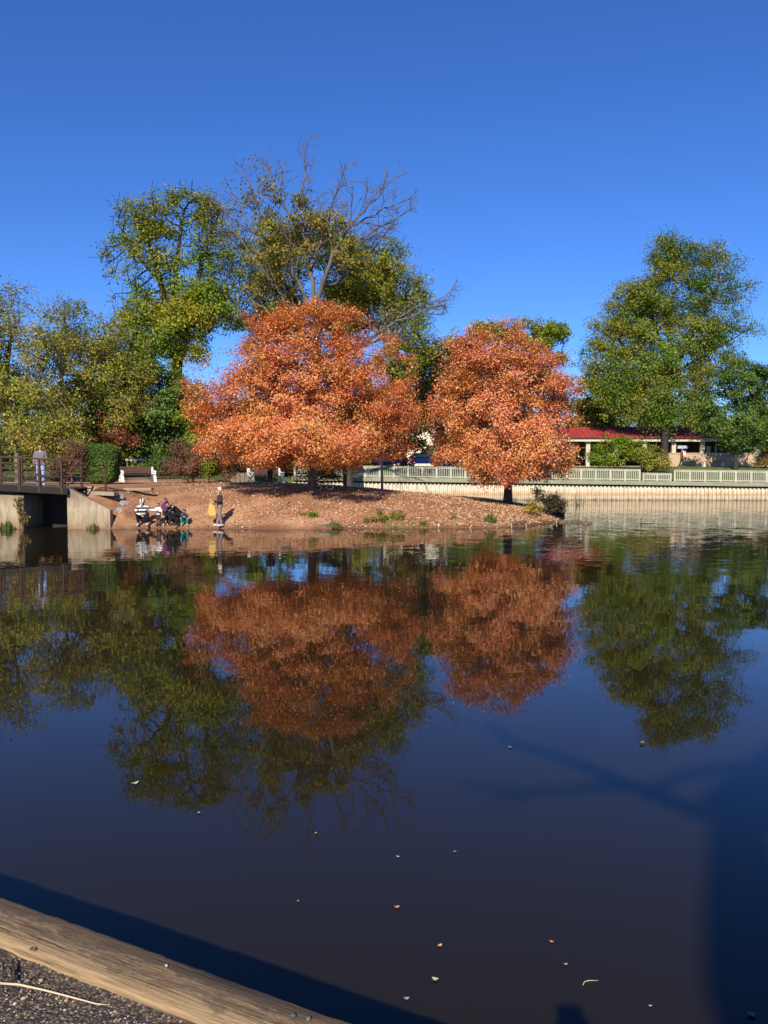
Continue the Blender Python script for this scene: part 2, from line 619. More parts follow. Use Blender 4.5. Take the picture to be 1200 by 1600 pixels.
M['fascia'] = surf('fascia_board', (0.31, 0.30, 0.20), (0.21, 0.21, 0.14), 1.2, 0.85, 0.003)
M['roof_red'] = surf('red_metal_roof', (0.36, 0.048, 0.040), (0.27, 0.034, 0.030), 1.0, 0.75, 0.0, None, 0.0, 0.2)
M['cream'] = surf('cream_paint', (0.60, 0.52, 0.38), (0.52, 0.45, 0.32), 1.5, 0.7)
M['tan_wall'] = surf('tan_block_wall', (0.50, 0.36, 0.23), (0.42, 0.30, 0.19), 1.3, 0.8)
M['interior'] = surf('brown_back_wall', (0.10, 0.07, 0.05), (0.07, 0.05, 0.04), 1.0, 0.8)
M['white'] = surf('white_paint', (0.80, 0.78, 0.73), (0.68, 0.66, 0.61), 5, 0.5)
M['pale_house'] = surf('pale_siding', (0.74, 0.66, 0.52), (0.66, 0.58, 0.46), 1.0, 0.8)
M['slate'] = surf('grey_shingles', (0.20, 0.19, 0.18), (0.13, 0.125, 0.12), 3.0, 0.8)
M['slat'] = surf('brown_slats', (0.13, 0.060, 0.042), (0.08, 0.038, 0.028), 4, 0.7, 0.003, (0.4, 3, 3))
M['glass'] = surf('dark_glass', (0.02, 0.03, 0.04), (0.03, 0.04, 0.05), 1, 0.08, 0, None, 0, 0.6)
M['tyre'] = surf('tyre_rubber', (0.025, 0.025, 0.025), (0.015, 0.015, 0.015), 8, 0.85)
M['metal'] = surf('grey_metal', (0.45, 0.45, 0.46), (0.34, 0.34, 0.35), 6, 0.4, 0, None, 0.7)
M['post_wood'] = surf('pale_post_wood', (0.56, 0.42, 0.29), (0.40, 0.29, 0.19), 3, 0.85, 0.004, (3, 3, 0.4))
M['rock'] = surf('grey_rock', (0.30, 0.31, 0.33), (0.19, 0.19, 0.20), 4, 0.85, 0.02)
M['path'] = surf('path_dust', (0.45, 0.31, 0.20), (0.36, 0.25, 0.155), 1.5, 0.9, 0.01)
M['drift'] = surf('driftwood', (0.17, 0.105, 0.065), (0.07, 0.045, 0.03), 5, 0.9, 0.01)
M['log'] = surf('pale_log', (0.34, 0.26, 0.19), (0.18, 0.13, 0.09), 5, 0.9, 0.01, (0.4, 3, 3))
M['drift_stone'] = surf('tan_stone', (0.22, 0.17, 0.115), (0.13, 0.10, 0.07), 4, 0.9, 0.02)
M['straw'] = surf('straw', (0.62, 0.48, 0.30), (0.5, 0.38, 0.23), 8, 0.8)

# ------------------------------------------------------------------ terrain
SHORE = [PZ(px, py)[:2] for px, py in ((172, 826.5), (205, 826), (232, 825), (300, 826), (345, 826), (410, 827), (480, 827), (560, 825.5),
                                       (640, 825.5), (700, 824.5), (740, 825), (780, 824), (822, 822), (850, 818.5), (872, 814.5), (884, 808))]
POND = [(-60, 2.0), (-17.6, 35.25), (-15.35, 35.25), (-15.35, 37.45), (-13.45, 37.45), (-13.45, 35.25)]
POND += [tuple(p) for p in SHORE]
POND += [(9.6, 46.0), (8.6, 48.5), (5.5, 50.2), (1.0, 52.0), (-3.5, 55.0), (-6.5, 60.0), (-8.0, 66.0), (-8.0, 70.45), (46, 67.6), (60, 66), (60, -20), (-60, -20)]
POND = np.array(POND)


def signed(x, y):
    """distance to the pond's edge, positive on land"""
    x, y = np.atleast_1d(x).astype(float), np.atleast_1d(y).astype(float)
    d = np.full(x.shape, 1e9)
    ins = np.zeros(x.shape, bool)
    n = len(POND)
    for i in range(n):
        ax, ay = POND[i]
        bx, by = POND[(i + 1) % n]
        ex, ey = bx - ax, by - ay
        t = np.clip(((x - ax) * ex + (y - ay) * ey) / (ex * ex + ey * ey), 0, 1)
        d = np.minimum(d, np.hypot(x - ax - t * ex, y - ay - t * ey))
        c = (ay > y) != (by > y)
        if abs(by - ay) > 1e-9:
            ins ^= c & (x < (bx - ax) * (y - ay) / (by - ay) + ax)
    return np.where(ins, -d, d)


def smooth(a, b, x):
    t = np.clip((x - a) / (b - a), 0, 1)
    return t * t * (3 - 2 * t)


def wob(x, y):
    return (np.sin(x * 1.3 + 0.7 * y) * 0.5 + np.sin(x * 0.53 - y * 0.9 + 2) * 0.7 + np.sin(2.7 * x + 1.9 * y + 1) * 0.3) / 1.5


def gz(x, y):
    x, y = np.atleast_1d(x).astype(float), np.atleast_1d(y).astype(float)
    s = signed(x, y)
    H = 1.80 - 0.62 * smooth(-5.5, 6.0, x)
    front = 0.05 + H * (1 - np.exp(-np.maximum(s, 0) / 3.2)) * 1.02 + 0.035 * wob(x * 1.7, y * 1.7) * smooth(0, 1.0, s)
    # the steep bank beside the wing wall: land at the height of the bridge deck
    left = 1.76 * smooth(0.0, 0.5, s)
    kl = 1 - smooth(-12.9, -10.6, x)
    z = front * (1 - kl) + left * kl
    top = 1.72 - 0.94 * np.clip((x + 13.4) / 1.78, 0, 1)      # the wing wall's sloping top holds the bank back
    lim = top - 0.42 + np.maximum(y - 35.4, 0) * 0.34
    z = np.where((x > -13.46) & (x < -10.4) & (y < 39), np.minimum(z, lim + np.maximum(x + 11.6, 0) * 2.0), z)
    # the park beyond the sheet-pile wall
    wl = 70.45 - (x + 8) * 0.0528
    far = np.clip(1.55 + (y - wl) * 0.115, 0, 2.86) + 0.012 * np.maximum(y - 95, 0)
    kf = smooth(-13.0, -8.0, x)
    behind = (y > wl) & (s > 0)
    s = np.where((y > wl - 0.3) & (y < wl + 0.62) & (x > -8.5), -1.0, s)
    left_far = np.clip(1.8 + (y - 53) * 0.045, 1.8, 3.2) + 0.010 * np.maximum(y - 95, 0)
    zz = np.where(behind, far * kf + left_far * (1 - kf), np.where((x < -8) & (y > 53), np.maximum(z, left_far * (1 - kf) + z * kf), z))
    zz = np.where(s < 0, -np.minimum(-s * 0.5, 1.0) - 0.02, zz)
    zz = np.where((y < 30) & (x > -70) & (x < 70) & (s > -2.0), -1.0, zz)
    zz = np.where((s >= 0) & (x < -17.6) & (y < 35.3), np.minimum(1.5, s * 0.4), zz)
    return zz


def gz1(x, y):
    return float(gz(x, y)[0])


def build_ground():
    xs = np.unique(np.concatenate([np.linspace(-420, -40, 14), np.linspace(-40, -19, 22), np.arange(-19, 13, 0.2), np.linspace(13, 60, 48), np.linspace(60, 420, 12)]).round(3))
    ys = np.unique(np.concatenate([np.linspace(-60, 26, 12), np.linspace(26, 34, 9), np.arange(34, 58, 0.2), np.linspace(58, 66, 12), np.arange(66, 74, 0.4), np.linspace(74, 100, 20), np.linspace(100, 700, 16)]).round(3))
    X, Y = np.meshgrid(xs, ys)
    Z = gz(X.ravel(), Y.ravel())
    s = signed(X.ravel(), Y.ravel())
    V = np.stack([X.ravel(), Y.ravel(), Z], 1)
    nx, ny = len(xs), len(ys)
    i = (np.arange(ny - 1)[:, None] * nx + np.arange(nx - 1)[None, :]).ravel()
    I = np.stack([i, i + 1, i + 1 + nx, i + nx], 1)
    o = quads_obj('ground', V, I, ground_mat(), None, True)
    x, y = V[:, 0], V[:, 1]
    w = wob(x, y)
    turf = smooth(54.5, 57.0, y + w * 1.0)
    turf = np.maximum(turf, (x < -17.5) * 0.8)
    turf = np.maximum(turf, 0.55 * smooth(0.15, 0.5, np.sin(x * 2.1) * 0.5 + np.sin(x * 0.83 + 1) * 0.5) * smooth(1.0, 0.2, s) * (x > -4))
    damp = 0.8 * smooth(0.26, 0.02, s + 0.10 * w)
    for nm, val in (('turf', turf), ('damp', damp)):
        a = o.data.attributes.new(nm, 'FLOAT', 'POINT')
        a.data.foreach_set('value', val.astype(np.float32))
    tag(o, kind='structure')


build_ground()

wv = [(-70, 0.2, 0), (70, 0.2, 0), (70, 72, 0), (-70, 72, 0)]
tag(mesh_obj('water', wv, [(0, 1, 2, 3)], water_mat()), kind='structure')

# path along the top of the bank (benches stand on it)
px_, V_, F_ = np.linspace(-26, -3.2, 60), [], []
for i, x in enumerate(px_):
    y0 = 48.6 + 0.5 * math.sin(x * 0.4) + 0.12 * (x + 10)
    for j, yy in enumerate(np.linspace(y0, y0 + 2.6, 5)):
        V_.append((x, yy, gz1(x, yy) + 0.02))
for i in range(59):
    for j in range(4):
        F_.append((i * 5 + j, (i + 1) * 5 + j, (i + 1) * 5 + j + 1, i * 5 + j + 1))
tag(mesh_obj('path', V_, F_, M['path'], None, True), kind='structure')

# ------------------------------------------------------------------ near bank: timber kerb, pavement
TZ = 1.0
TA, TB = PZ(0, 1400, TZ), PZ(560, 1600, TZ)
td = nrm(TB - TA)
tn = np.array([-td[1], td[0], 0.0])            # towards the water
if tn[1] < 0: tn = -tn
TW = 0.205
ang = math.atan2(td[1], td[0])
mid = TA - tn * TW / 2


def build_timber():
    root = thing('kerb_timber', 'weathered tan timber kerb beam along the edge of the pavement by the water', 'timber beam', (mid[0], mid[1], TZ - 0.2), ang)
    rs = random.Random(4)
    # cross-section (local y towards water), rings along local x with slight waviness
    prof = [(-0.078, 0.0), (-0.076, 0.178), (-0.071, 0.191), (-0.060, 0.1975), (-0.04, 0.2), (0.0, 0.201), (0.04, 0.2), (0.092, 0.1995), (0.1, 0.197), (0.1025, 0.190), (0.1025, 0.0)]
    xs = np.arange(-6.0, 4.6, 0.04)
    V, Fc = [], []
    k = len(prof)
    for x in xs:
        for j, (y, z) in enumerate(prof):
            w = 0.0025 * math.sin(x * 2.3 + j) + 0.0012 * math.sin(x * 7.1 + j * 2.0) + 0.0025 * rs.uniform(-1, 1)
            if j in (2, 3): w += 0.006 * math.sin(x * 3.7) + 0.004 * math.sin(x * 9 + 1)
            yy = y + (w if j in (0, 1, 2, 8, 9, 10) else 0)
            zz = z + (w * 0.6 if 1 < j < 9 else 0)
            V.append((x, yy, zz))
    for i in range(len(xs) - 1):
        for j in range(k - 1):
            Fc.append((i * k + j, (i + 1) * k + j, (i + 1) * k + j + 1, i * k + j + 1))
    Fc += [tuple(range(k)), tuple((len(xs) - 1) * k + j for j in range(k - 1, -1, -1))]
    mesh_obj('beam', V, Fc, timber_mat(), root, True)

    def loc(px, py):
        p = PZ(px, py, TZ) - np.array([mid[0], mid[1], 0])
        return p @ td, p @ tn
    # knots and sunk bolts: rings of dark wood round a hollow
    dk = surf('knot_wood', (0.16, 0.10, 0.055), (0.07, 0.045, 0.028), 30, 0.9, 0.003)
    lt = surf('pale_lichen', (0.36, 0.26, 0.15), (0.28, 0.20, 0.115), 40, 0.95)
    for (px, py, r, m) in ((52, 1483, 0.010, dk),):
        x, y = loc(px, py)
        mb = MB()
        ring, n = [], 18
        V = []
        for q in range(n):
            a = 2 * math.pi * q / n
            for rr, zz in ((r * 1.0, 0.2), (r * 0.8, 0.2035), (r * 0.6, 0.2037), (r * 0.42, 0.1985)):
                V.append((x + rr * 1.25 * math.cos(a), y + rr * math.sin(a), zz))
        Fq = [(q * 4 + j, ((q + 1) % n) * 4 + j, ((q + 1) % n) * 4 + j + 1, q * 4 + j + 1) for q in range(n) for j in range(3)]
        mb.add(V, Fq)
        mb.build('knot', dk, root, True)
    # long drying cracks along the grain
    for (p0, p1) in (((40, 1460), (105, 1487)), ((150, 1487), (220, 1515)), ((255, 1512), (330, 1545)), ((330, 1560), (420, 1590))):
        (x0, y0), (x1, y1) = loc(*p0), loc(*p1)
        mb = MB()
        n = 12
        V = []
        for i in range(n):
            t = i / (n - 1)
            x, y = x0 + (x1 - x0) * t, y0 + (y1 - y0) * t + 0.002 * math.sin(9 * t + p0[0])
            w = 0.0022 * math.sin(math.pi * t) + 0.0002
            V += [(x, y - w, 0.2043), (x, y + w, 0.2043)]
        mb.add(V, [(2 * i, 2 * i + 2, 2 * i + 3, 2 * i + 1) for i in range(n - 1)])
        mb.build('crack', dk, root)
    return root


build_timber()
# the wall that carries the timber
wb = MB()
for i in range(40):
    x = -6 + i * 0.27
    wb.box(x, x + 0.255, -0.07, 0.06 + 0.006 * (i % 3), -1.6, -0.003)
rw = wb.build('retaining_wall', M['drift'])
rw.location = (mid[0], mid[1], TZ - 0.2)
rw.rotation_euler = (0, 0, ang)
tag(rw, 'dark board retaining wall dropping to the water under the timber kerb', 'retaining wall')

PVZ = TZ - 0.032
e0 = mid - tn * 0.073 - td * 6.0
e1 = mid - tn * 0.073 + td * 4.5
V_, F_ = [], []
nu, nv = 60, 34
rsn = np.random.RandomState(3)
for i in range(nu + 1):
    for j in range(nv + 1):
        p = e0 + (e1 - e0) * i / nu - tn * (6.5 * (j / nv) ** 1.7)
        V_.append((p[0], p[1], PVZ + 0.006 * math.sin(p[0] * 3) * math.sin(p[1] * 2.4) - 0.02 * math.exp(-j * 0.9) * (j > 0)))
for i in range(nu):
    for j in range(nv):
        a = i * (nv + 1) + j
        F_.append((a, a + nv + 1, a + nv + 2, a + 1)[::-1])
tag(mesh_obj('pavement', V_, F_, pavement_mat(), None, True), kind='structure')


def pebbles():
    rs = np.random.RandomState(11)
    ico = [(0, 0, 1), (.894, 0, .447), (.276, .851, .447), (-.724, .526, .447), (-.724, -.526, .447), (.276, -.851, .447),
           (.724, .526, -.447), (-.276, .851, -.447), (-.894, 0, -.447), (-.276, -.851, -.447), (.724, -.526, -.447), (0, 0, -1)]
    fi = np.array([(0, 1, 2), (0, 2, 3), (0, 3, 4), (0, 4, 5), (0, 5, 1), (1, 6, 2), (2, 7, 3), (3, 8, 4), (4, 9, 5), (5, 10, 1), (2, 6, 7), (3, 7, 8), (4, 8, 9), (5, 9, 10), (1, 10, 6), (6, 11, 7), (7, 11, 8), (8, 11, 9), (9, 11, 10), (10, 11, 6)])
    ico = np.array(ico)
    Vs, Is, n = [], [], 0

    def put(p, r, flat=0.6):
        nonlocal n
        sc = r * rs.uniform(0.75, 1.25, 3) * np.array([1, 1, flat])
        v = ico * sc * rs.uniform(0.85, 1.12, (12, 1))
        a = rs.uniform(0, 6.28)
        c, s_ = math.cos(a), math.sin(a)
        v = v @ np.array([[c, s_, 0], [-s_, c, 0], [0, 0, 1]])
        Vs.append(v + p)
        Is.append(fi + n)
        n += 12
    for _ in range(7500):
        t = rs.uniform(-1.2, 1.6)
        q = rs.uniform(0.0, 1.0) ** 1.6 * 0.9 + 0.005
        p = mid - tn * (0.079 + q) + td * t
        r = rs.choice([0.0024, 0.0034, 0.005, 0.008], p=[0.45, 0.35, 0.17, 0.03])
        put(np.array([p[0], p[1], PVZ + 0.001 - 0.012 * (q < 0.05)]), r)
    me = quads_obj('pebbles', np.concatenate(Vs), np.concatenate(Is), leaf_mat('pebble_stone', [(0.05, 0.045, 0.04), (0.12, 0.09, 0.06), (0.26, 0.18, 0.10), (0.45, 0.34, 0.2), (0.10, 0.08, 0.07), (0.55, 0.47, 0.36), (0.08, 0.06, 0.05), (0.34, 0.22, 0.11)], trans=0.0), None, True)
    tag(me, kind='stuff')
    # single loose pebbles lying on the timber
    spots = [(260, 1510, 0.006, (0.46, 0.40, 0.30), 'cream pebble in the middle of the timber kerb'),
             (458, 1588, 0.009, (0.08, 0.085, 0.11), 'dark bluish pebble near the lower end of the timber kerb'),
             (482, 1593, 0.009, (0.13, 0.12, 0.12), 'dark grey pebble lowest on the timber kerb')]
    for px, py, r, c, lab in spots:
        p = PZ(px, py, TZ + 0.003)
        mb = MB()
        mb.ellipsoid((0, 0, 0), (r, r * 0.8, r * 0.6), 10, 7)
        o = mb.build('pebble', surf('pebble_' + str(px), c, tuple(a * 0.7 for a in c), 60, 0.6), None, True)
        o.location = (p[0], p[1], TZ + 0.006)
        o.rotation_euler = (0, 0, px)
        tag(o, lab, 'pebble', 'loose pebbles on the timber kerb')


pebbles()
# the dry grass stem on the pavement, and a small dark twig
mb = MB()
mb.tube([PZ(px, py, PVZ + 0.012) + np.array([0, 0, 0.006 * math.sin(i)]) for i, (px, py) in enumerate(((-6, 1536), (30, 1541), (70, 1550), (110, 1558), (150, 1566), (172, 1567)))], [0.0035, 0.0035, 0.003, 0.0028, 0.002, 0.001], 6)
tag(mb.build('dry_straw', M['straw'], None, True), 'long pale dry grass stem lying on the pebbly pavement', 'grass stem')
mb = MB()
mb.tube([PZ(px, py, PVZ + 0.010) for px, py in ((20, 1500), (22, 1515), (24, 1530), (21, 1545))], [0.003, 0.004, 0.003, 0.001], 6)
tag(mb.build('twig', M['bark_dark'], None, True), 'short dark twig on the pebbly pavement beside the timber', 'twig')

# ------------------------------------------------------------------ trees
NODES_OUT = {}


def ellipsoid_points(rs, c, r, n, shell=0.33):
    v = rs.normal(size=(n, 3))
    v /= np.linalg.norm(v, axis=1)[:, None]
    u = rs.uniform(0, 1, n) ** shell
    return c + v * u[:, None] * r


def grow(rs, trunk_lines, attr, D, kill, up=0.08, jitter=0.18, max_it=150):
    """space colonisation: limbs reach for the points of the crown"""
    nodes, par = [], []
    for line in trunk_lines:
        pts = [np.asarray(p, float) for p in line]
        first = True
        for a, b in zip(pts[:-1], pts[1:]):
            n = max(1, int(np.linalg.norm(b - a) / D))
            for i in range(n + (1 if False else 0)):
                q = a + (b - a) * i / n
                if first:
                    if nodes:
                        d = [np.linalg.norm(q - x) for x in nodes]
                        pi = int(np.argmin(d))
                        if d[pi] > 0.05:
                            nodes.append(q); par.append(pi)
                            last = len(nodes) - 1
                        else:
                            last = pi
                    else:
                        nodes.append(q); par.append(-1)
                        last = 0
                    first = False
                else:
                    nodes.append(q); par.append(last)
                    last = len(nodes) - 1
        nodes.append(pts[-1]); par.append(last)
    Nn = np.array(nodes)
    par = list(par)
    active = np.ones(len(attr), bool)
    dmin = np.full(len(attr), 1e9)
    near = np.zeros(len(attr), int)

    def upd(idx0):
        new = Nn[idx0:]
        for st in range(0, len(new), 256):
            blk = new[st:st + 256]
            d = np.linalg.norm(attr[:, None, :] - blk[None], axis=2)
            j = d.argmin(1)
            dm = d[np.arange(len(attr)), j]
            better = dm < dmin - 1e-6
            near[better] = idx0 + st + j[better]
            dmin[better] = dm[better]
    upd(0)
    # low starts of a trunk never sprout: nearest is allowed anywhere on the given lines above the first fifth
    stall = np.zeros(len(attr), int)
    for it in range(max_it):
        active &= dmin > kill
        active &= stall < 6
        if not active.any():
            break
        a = np.where(active)[0]
        src = near[a]
        dirs = attr[a] - Nn[src]
        dirs /= np.linalg.norm(dirs, axis=1)[:, None] + 1e-9
        acc = np.zeros((len(Nn), 3))
        np.add.at(acc, src, dirs)
        us = np.unique(src)
        v = acc[us]
        v /= np.linalg.norm(v, axis=1)[:, None] + 1e-9
        v += rs.normal(size=v.shape) * jitter + np.array([0, 0, up])
        v /= np.linalg.norm(v, axis=1)[:, None]
        new = Nn[us] + v * D
        old = dmin.copy()
        i0 = len(Nn)
        Nn = np.concatenate([Nn, new])
        par += list(us)
        upd(i0)
        stall[dmin > old - 1e-4] += 1
        stall[dmin <= old - 1e-4] = 0
    # last twigs out to the points themselves
    ok = dmin < kill * 3
    base = len(Nn)
    Nn = np.concatenate([Nn, attr[ok]])
    par += list(near[ok])
    return Nn, np.array(par, int), ok


def extra_twigs(rs, Nn, par, pick, n_each, length, spread=0.8, up=0.25):
    """fine bare twigs at chosen nodes"""
    newN, newP = [], []
    base = len(Nn)
    for i in pick:
        d0 = nrm(Nn[i] - Nn[par[i]]) if par[i] >= 0 else np.array([0, 0, 1.0])
        for _ in range(n_each):
            d = nrm(d0 + rs.normal(size=3) * spread * 0.6 + np.array([0, 0, up]))
            p, q = i, Nn[i]
            L = length * rs.uniform(0.5, 1.2)
            for k in range(3):
                d = nrm(d + rs.normal(size=3) * 0.18 + np.array([0, 0, 0.06]))
                q = q + d * L / 3
                newN.append(q)
                newP.append(p)
                p = base + len(newN) - 1
    if newN:
        Nn = np.concatenate([Nn, np.array(newN)])
        par = np.concatenate([par, np.array(newP, int)])
    return Nn, par


def branch_mesh(name, Nn, par, r_trunk, mat, parent, origin, k=6, expo=2.25, flare=1.6, rmin=0.006):
    n = len(Nn)
    kids = [[] for _ in range(n)]
    for i, p in enumerate(par):
        if p >= 0:
            kids[p].append(i)
    # children were always made after their parents except where trunk lines join: order by depth
    depth = np.zeros(n, int)
    order = [i for i in range(n) if par[i] < 0]
    for i in order:
        for c in kids[i]:
            depth[c] = depth[i] + 1
            order.append(c)
    load = np.zeros(n)
    for i in reversed(order):
        if not kids[i]:
            load[i] = 1.0
        if par[i] >= 0:
            load[par[i]] += load[i]
    rad = load ** (1 / expo)
    rad = rad / rad.max() * r_trunk
    rad = np.maximum(rad, rmin)
    root = order[0]
    z0 = Nn[root][2]
    fl = 1 + (flare - 1) * np.exp(-np.maximum(Nn[:, 2] - z0, 0) / (r_trunk * 2.2)) * (rad > r_trunk * 0.5)
    rr = rad * fl
    main = np.full(n, -1)
    for i in range(n):
        if kids[i]:
            main[i] = max(kids[i], key=lambda c: load[c])
    d = np.zeros((n, 3))
    for i in range(n):
        a = Nn[par[i]] if par[i] >= 0 else Nn[i]
        b = Nn[main[i]] if main[i] >= 0 else Nn[i]
        v = b - a
        d[i] = v / max(np.linalg.norm(v), 1e-9)

    def rings(c, dr, r):
        ref = np.tile(np.array([0.37, 0.88, 0.21]), (len(c), 1))
        u = np.cross(dr, ref)
        u /= np.linalg.norm(u, axis=1)[:, None] + 1e-9
        w = np.cross(dr, u)
        a = np.arange(k) * 2 * math.pi / k
        return c[:, None] + (u[:, None] * np.cos(a)[None, :, None] + w[:, None] * np.sin(a)[None, :, None]) * r[:, None, None]
    R0 = rings(Nn, d, rr)
    child = np.array([i for i in range(n) if par[i] >= 0])
    side = np.array([i for i in child if main[par[i]] != i], int)
    start = par[child].copy()
    V = [R0.reshape(-1, 3)]
    if len(side):
        dr = Nn[side] - Nn[par[side]]
        dr /= np.linalg.norm(dr, axis=1)[:, None] + 1e-9
        R1 = rings(Nn[par[side]], dr, np.minimum(rad[side] * 1.15, rad[par[side]]))
        V.append(R1.reshape(-1, 3))
        mp = {s_: n + i for i, s_ in enumerate(side)}
        start = np.array([mp.get(c, par[c]) for c in child])
    V = np.concatenate(V) - origin
    j = np.arange(k)
    j2 = (j + 1) % k
    a, b = start[:, None] * k, child[:, None] * k
    I = np.stack([a + j, a + j2, b + j2, b + j], 2).reshape(-1, 4)
    return quads_obj(name, V, I, mat, parent, True), rad


def leaf_mesh(name, rs, centres, counts, sigma, size, mat, parent, origin, crown_c, flat=0.75, upb=0.55, aspect=0.75, outb=0.5, drop=None):
    idx = np.repeat(np.arange(len(centres)), counts)
    n = len(idx)
    c = centres[idx] + rs.normal(size=(n, 3)) * np.array([sigma, sigma, sigma * flat])
    out = c - crown_c
    out /= np.linalg.norm(out, axis=1)[:, None] + 1e-9
    nr = rs.normal(size=(n, 3)) * 0.65 + out * outb + np.array([0, 0, upb])
    nr /= np.linalg.norm(nr, axis=1)[:, None]
    t = rs.normal(size=(n, 3)) + np.array([0, 0, -0.4])
    t -= nr * (t * nr).sum(1)[:, None]
    t /= np.linalg.norm(t, axis=1)[:, None] + 1e-9
    b = np.cross(nr, t)
    L = size * rs.uniform(0.65, 1.3, n)[:, None]
    W = L * aspect
    fold = nr * L * 0.12
    V = np.stack([c - t * L * 0.5, c + b * W * 0.5 + fold, c + t * L * 0.5, c - b * W * 0.5 + fold], 1).reshape(-1, 3) - origin
    I = np.arange(n * 4).reshape(n, 4)
    return quads_obj(name, V, I, mat, parent)


def tree(name, label, cat, base_px, Y, ell, trunk_px, r_trunk, lmat, bmat, D, kill, n_leaf, sigma, lsize, seed,
         group=None, lines=None, twigs=None, shell=0.33, depth_k=1.0, base_z=None, k=6, upb=0.4, jitter=0.18, flat=0.75, up=0.08, rmin=0.008, expo=2.25, clump=(8, 0.5), outb=0.95, low=0.3):
    """base_px: foot; ell: crown ellipsoids (px, py, rx, ry, depth offset, points, leaf factor); trunk_px: first fork"""
    rs = np.random.RandomState(seed)
    b = P(base_px, 700, Y)
    bx = b[0]
    bz = gz1(bx, Y) if base_z is None else base_z
    origin = np.array([bx, Y, bz])
    root = thing(name, label, cat, origin, 0, group)
    pts, fac, cc = [], [], []
    for (cx, cy, rx, ry, dy, n, lf) in ell:
        Yc = Y + dy
        c = P(cx, cy, Yc)
        a, h = rx / F * Yc, ry / F * Yc
        R_ = np.array([a, min(a, max(h, a * 0.6)) * depth_k, h])
        nc = max(2, int(n / clump[0]))
        cl = ellipsoid_points(rs, c, R_, nc, shell)
        q = cl[rs.randint(0, nc, n)] + rs.normal(size=(n, 3)) * clump[1] * np.array([1, 1, 0.7])
        e = (q - c) / R_
        ln_ = np.linalg.norm(e, axis=1)
        q = np.where((ln_ > 1.2)[:, None], c + e / ln_[:, None] * R_ * 1.1, q)
        pts.append(q)
        fac.append(np.full(n, lf))
        cc.append(c)
    pts, fac = np.concatenate(pts), np.concatenate(fac)
    low = bz + low
    keep = pts[:, 2] > low
    pts, fac = pts[keep], fac[keep]
    if lines is None:
        f0 = P(trunk_px[0], trunk_px[1], Y)
        mid_ = origin * 0.5 + f0 * 0.5 + np.array([rs.uniform(-0.1, 0.1), rs.uniform(-0.1, 0.1), 0]) * (f0[2] - bz) * 0.15
        lines3 = [[origin - np.array([0, 0, 0.15]), mid_, f0]]
    else:
        lines3 = []
        for li, ln in enumerate(lines):
            L3 = [P(px, py, Y + (ln_d if isinstance(ln_d, (int, float)) else 0)) for (px, py, ln_d) in ln]
            if li == 0:
                L3 = [origin - np.array([0, 0, 0.15])] + L3
            lines3.append(L3)
    Nn, par, ok = grow(rs, lines3, pts, D, kill, up, jitter)
    if twigs:
        n_each, length, frac = twigs
        term = np.setdiff1d(np.arange(len(Nn)), par)
        pick = term[rs.uniform(size=len(term)) < frac]
        Nn, par = extra_twigs(rs, Nn, par, pick, n_each, length)
    branch_mesh('trunk', Nn, par, r_trunk, bmat, root, origin, k, expo, rmin=rmin)
    p2, f2 = pts[ok], fac[ok]
    if n_leaf and f2.sum() > 0:
        w = f2 * rs.uniform(0.5, 1.5, len(f2))
        cnt = rs.poisson(w / w.sum() * n_leaf)
        leaf_mesh('crown', rs, p2, cnt, sigma, lsize, lmat, root, origin, np.mean(cc, 0) - np.array([0, 0, 1.0]), flat, upb, outb=outb)
    return root


# leaf palettes (linear base colours)
ORA = leaf_mat('maple_leaves', [(0.389, 0.084, 0.029), (0.649, 0.176, 0.058), (0.714, 0.227, 0.078), (0.767, 0.351, 0.134), (0.627, 0.195, 0.056), (0.682, 0.149, 0.065), (0.820, 0.571, 0.268)],
               [(0.389, 0.111, 0.026), (0.649, 0.241, 0.054), (0.703, 0.286, 0.073), (0.735, 0.376, 0.121), (0.541, 0.195, 0.038), (0.812, 0.545, 0.233)], 0.28, 0.6)
ORA2 = leaf_mat('maple_leaves_red', [(0.389, 0.090, 0.036), (0.649, 0.185, 0.073), (0.714, 0.236, 0.098), (0.779, 0.371, 0.168), (0.649, 0.204, 0.066), (0.659, 0.159, 0.079), (0.820, 0.613, 0.337)],
               [(0.389, 0.102, 0.028), (0.671, 0.255, 0.061), (0.703, 0.293, 0.084), (0.757, 0.395, 0.150), (0.812, 0.536, 0.253)], 0.28, 0.6)
GRN = leaf_mat('green_leaves', [(0.077, 0.149, 0.018), (0.127, 0.220, 0.024), (0.183, 0.278, 0.030), (0.271, 0.338, 0.045)],
               [(0.150, 0.203, 0.021), (0.238, 0.278, 0.030), (0.317, 0.320, 0.039), (0.381, 0.253, 0.039)], 0.36, 0.25)
YGR = leaf_mat('yellow_green_leaves', [(0.088, 0.163, 0.015), (0.154, 0.257, 0.018), (0.219, 0.319, 0.027), (0.336, 0.389, 0.045)],
               [(0.175, 0.241, 0.021), (0.292, 0.335, 0.027), (0.423, 0.389, 0.036), (0.481, 0.280, 0.045)], 0.38, 0.3)
OLV = leaf_mat('olive_leaves', [(0.111, 0.141, 0.021), (0.193, 0.225, 0.031), (0.294, 0.321, 0.042), (0.463, 0.434, 0.070)],
               [(0.193, 0.196, 0.031), (0.308, 0.298, 0.048), (0.494, 0.417, 0.077), (0.555, 0.353, 0.084)], 0.36, 0.4)
DGR = leaf_mat('dark_green_leaves', [(0.047, 0.095, 0.020), (0.076, 0.147, 0.029), (0.116, 0.200, 0.037), (0.168, 0.252, 0.043)],
               [(0.076, 0.130, 0.024), (0.138, 0.211, 0.032), (0.211, 0.274, 0.041)], 0.32, 0.5)
BRN = leaf_mat('brown_leaves', [(0.106, 0.053, 0.029), (0.188, 0.090, 0.050), (0.250, 0.125, 0.066), (0.325, 0.188, 0.096)], None, 0.25)
